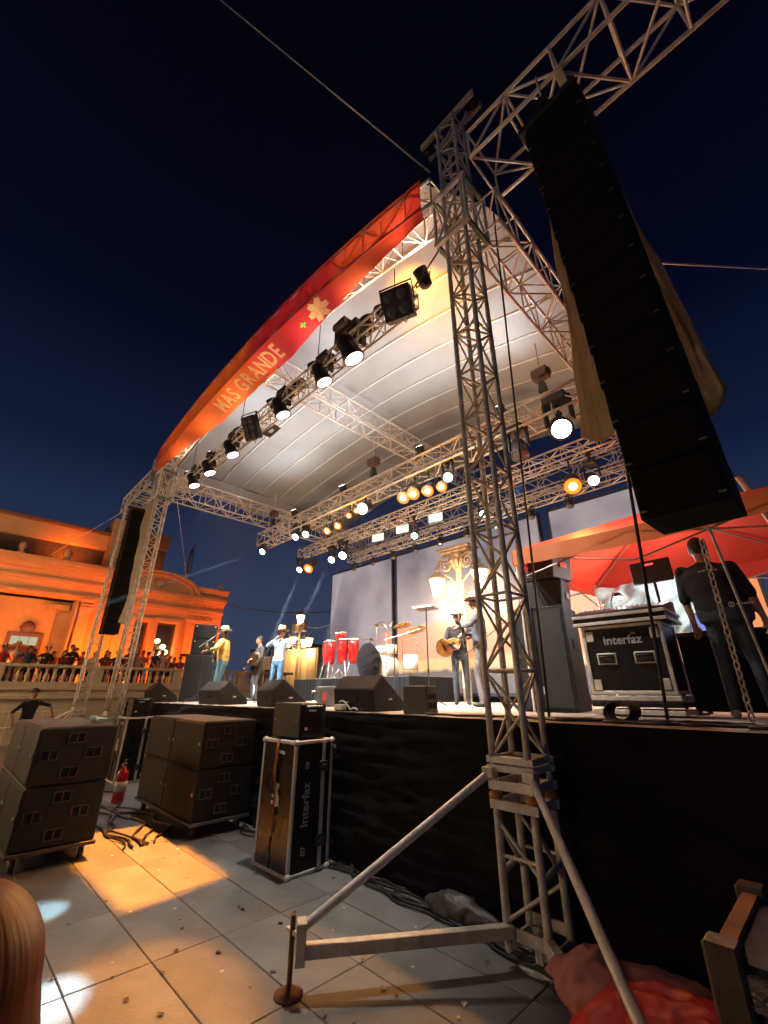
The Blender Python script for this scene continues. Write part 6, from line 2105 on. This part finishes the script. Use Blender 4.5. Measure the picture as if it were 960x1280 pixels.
# acoustic guitarist
person('bearded guitarist in pale hat and dark jacket playing a sunburst acoustic guitar', (-5.25, 7.28, SZ), R(218), 1.76,
       hands=((-.34, .30, 1.28), (.12, .25, 1.06)), head=(.0, .03), shirt=C_DKJACK, pants=C_DENIM_D, hat=(C_PALEHAT, .19, .14), hair='short_beard', sleeve='long', group=BAND, elbow=((-1, -.2, -.7), (1, -.6, -.3)), loose=.02)
gt = guitar((-5.30, 7.06, SZ + 1.08), (R(0), R(-20), R(222 + 180)), 'sunburst acoustic guitar held by the bearded guitarist')
person('musician in grey denim jacket and grey jeans half hidden behind the tall tower', (-4.28, 6.55, SZ), R(120), 1.84,
       hands=((-.2, .30, 1.2), (.14, .26, 1.12)), head=(.0, .02), shirt=C_GRJACK, pants=mat('pale_grey_jeans', (.17, .15, .15), .8, var=.4, vscale=8, bump=1.0, bscale=11), hair='short', sleeve='long', hat=(mat('rose_hat', (.5, .25, .2), .7), .19, .14), group=BAND, loose=.02)
gt = guitar((-4.5, 6.42, SZ + 1.18), (R(0), R(-15), R(120 + 180)), 'red electric guitar behind the tall tower lattice', True)

# sound engineer, back to us
en, inf = person('sound engineer in black T-shirt and jeans standing with his back turned at the desk', (-.66, 5.50, SZ), R(8), 1.80,
       hands=((-.27, .08, .86), (.29, .05, .85)), lean=(-.05, .06), head=(-.01, .03), shirt=C_BLACKTEE, pants=mat('engineer_jeans', (.045, .055, .075), .8, var=.25, vscale=8, bump=1.0, bscale=11), shoe=mat('pale_shoe', (.45, .38, .28), .6), hair='short', sleeve='short', girth=1.42, voxel=.013, feet=((-.14, 0), (.14, .02)), loose=.03)
pr_ = MB()
for k, (a, b, w_, h_) in enumerate(((-.07, 1.395, .03, .025), (-.035, 1.4, .024, .028), (0, 1.402, .02, .026), (.03, 1.4, .026, .026), (.065, 1.396, .024, .022))):
    pr_.box((a - .03, -.085, b), (w_, .006, h_ * .45)).box((a - .04, -.083, b - .006), (.006, .006, h_))
pr_.build('shirt_print', M_WHITE_TXT, en)
pr2 = MB()
pr2.path([(.07 + .022 * math.cos(q * .52), -.185, 1.02 + .022 * math.sin(q * .52)) for q in range(12)], .004, 5, closed=True)
pr2.box((.07, -.185, 1.02), (.008, .006, .02))
for q in range(7):
    pr2.box((.115 + .02 * q, -.18, 1.02), (.012, .006, .014))
pr2.build('shirt_print', M_WHITE_TXT, en)
# steward on the plaza
person('steward in black cap and black shirt leaning on the barrier below the terrace', (-15.1, 1.86, 0), R(-70), 1.74,
       hands=((-.52, .16, 1.12), (.30, .05, .95)), lean=(-.03, .03), shirt=C_BLACKTEE, pants=C_BLACKTEE, hair='short', cap=M_BLACK, voxel=.018, elbow=((-1, -.3, .1), (1, -.8, -.1)))
bg_ = lump(wr((.13, .10, .17), .06), 'red_bag', mat('dark_red_bag', (.16, .02, .02), .6), None, (-14.85, 2.16, .17), flat=-.165)
tag(bg_, 'dark red bag standing beside the steward', 'bag')

# audience leaning on the balustrade
cols = [('red checked', (.45, .03, .03)), ('black', (.015, .013, .015)), ('pale', (.55, .42, .32)), ('navy', (.03, .035, .08)), ('orange', (.5, .14, .04)), ('wine red', (.2, .02, .03)), ('brown', (.14, .07, .04)), ('cream', (.55, .42, .25))]
acc = ['arms on the rail', 'long hair', 'a tan hat', 'hands together', 'head tipped aside', 'a dark cap']
AUD = 'audience behind the balustrade'
rg = random.Random(11)
ypos = [1.35, 2.05, 2.6, 3.15, 3.4, 3.8, 4.1, 4.55, 5.0, 5.35, 5.75, 6.0, 6.35, 6.75, 7.1, 7.5, 7.9, 8.25, 0.5, -.4, 1.7, 2.3, 2.9, 3.6, 4.3, 4.8, 5.2, 5.6, 6.2, 6.6, 7.3, 7.7, 9.0, 9.5]
seen = set()
for k, y_ in enumerate(ypos):
    ci = [0, 3, 1, 5, 1, 4, 2, 6, 3, 5, 7, 4, 3, 2, 6, 5, 1, 4, 7, 6, 2, 7, 4, 2, 7, 0, 6, 0, 7, 4, 2, 0, 6, 5][k]
    ai = k % 6 if k else 2
    while (ci, ai) in seen:
        ai = (ai + 1) % 6
    seen.add((ci, ai))
    cn, cc = cols[ci]
    shm = mat('aud_shirt_%d' % ci, cc, .8, var=.35, vscale=9)
    hh = rg.uniform(1.36, 1.64)
    person('onlooker in %s top with %s behind the balustrade' % (cn, acc[ai]), (-20.62 - .25 * (k % 3) * .6 - (.45 if k >= 20 else 0), y_, 1.72), R(-90 + rg.uniform(-25, 25)), hh,
           hands=((-.16, .36, 1.0), (.16, .36, 1.0)) if ai in (0, 3) else ((-.26, .12, .95), (.2, .3, 1.25)), lean=(rg.uniform(-.05, .05), rg.uniform(0, .1)), head=((.06 if ai == 4 else 0), .02),
           shirt=shm, pants=C_BLACKTEE, hair='long' if ai in (1, 3) else 'short', hat=(C_TANHAT, .2, .13) if ai == 2 else None, cap=M_BLACK if ai == 5 else None, voxel=.03, fingers=False, group=AUD, sleeve='long' if k % 2 else 'short')

# the copper haired bystander right beside the camera: only her hair is in the picture
M_COPPER = mat('copper_hair', (.24, .08, .03), .45, var=.2, vscale=1, bump=.12, bscale=1)
nt = M_COPPER.node_tree
mpn = nt.nodes.new('ShaderNodeAttribute')
mpn.attribute_name = 'strand'
for q in nt.nodes:
    if q.type == 'TEX_NOISE':
        nt.links.new(mpn.outputs['Vector'], q.inputs['Vector'])
hp_, hi = person('bystander with long copper hair standing close beside the camera', (-.945, .108, .014), R(-60), 1.355,
       shirt=C_BLACKTEE, pants=C_DENIM_D, hair=None, voxel=.02)
hc = hi['head']


def tress(u, v):
    a = 2 * math.pi * u
    ridge = .0002 * math.sin(a * 31 + 3 * math.sin(v * 4 + a)) + .00015 * math.sin(a * 67 + 2 * math.sin(v * 5))
    if v < .35:
        t_ = v / .35 * math.pi / 2
        r_, z_ = .112 * math.sin(t_), .125 * math.cos(t_)
    else:
        w_ = (v - .35) / .65
        r_, z_ = .112 + .13 * w_ - .04 * w_ * w_, -.55 * w_
    r_ = max(.0005, r_ + ridge * min(1, v * 4))
    return hc + Vector((r_ * math.cos(a), r_ * math.sin(a) * 1.05, z_))


hob = MB().grid(tress, 360, 50).build('hair', M_COPPER, hp_, fix=False)
at_ = hob.data.attributes.new('strand', 'FLOAT_VECTOR', 'POINT')
at_.data.foreach_set('vector', [c for j in range(51) for i in range(361) for c in (i / 360 * 420 + 6 * math.sin(j * .05), j / 50 * 2.2, 0.0)])

# ================================================================== HAZE
hz = MB().box((-50, 45, 8.0), (330, 330, 18.0)).build('haze', None)
hz.data.materials.clear()
mh = bpy.data.materials.new('haze_air')
mh.use_nodes = True
n_, l_ = mh.node_tree.nodes, mh.node_tree.links
n_.remove(n_['Principled BSDF'])
pv = n_.new('ShaderNodeVolumePrincipled')
pv.inputs['Color'].default_value = (.85, .88, .95, 1)
pv.inputs['Density'].default_value = 0.0004
pv.inputs['Anisotropy'].default_value = 0.3
l_.new(pv.outputs[0], n_['Material Output'].inputs['Volume'])
hz.data.materials.append(mh)
tag(hz, 'thin haze in the night air lit by the stage lamps', 'haze', kind='stuff')
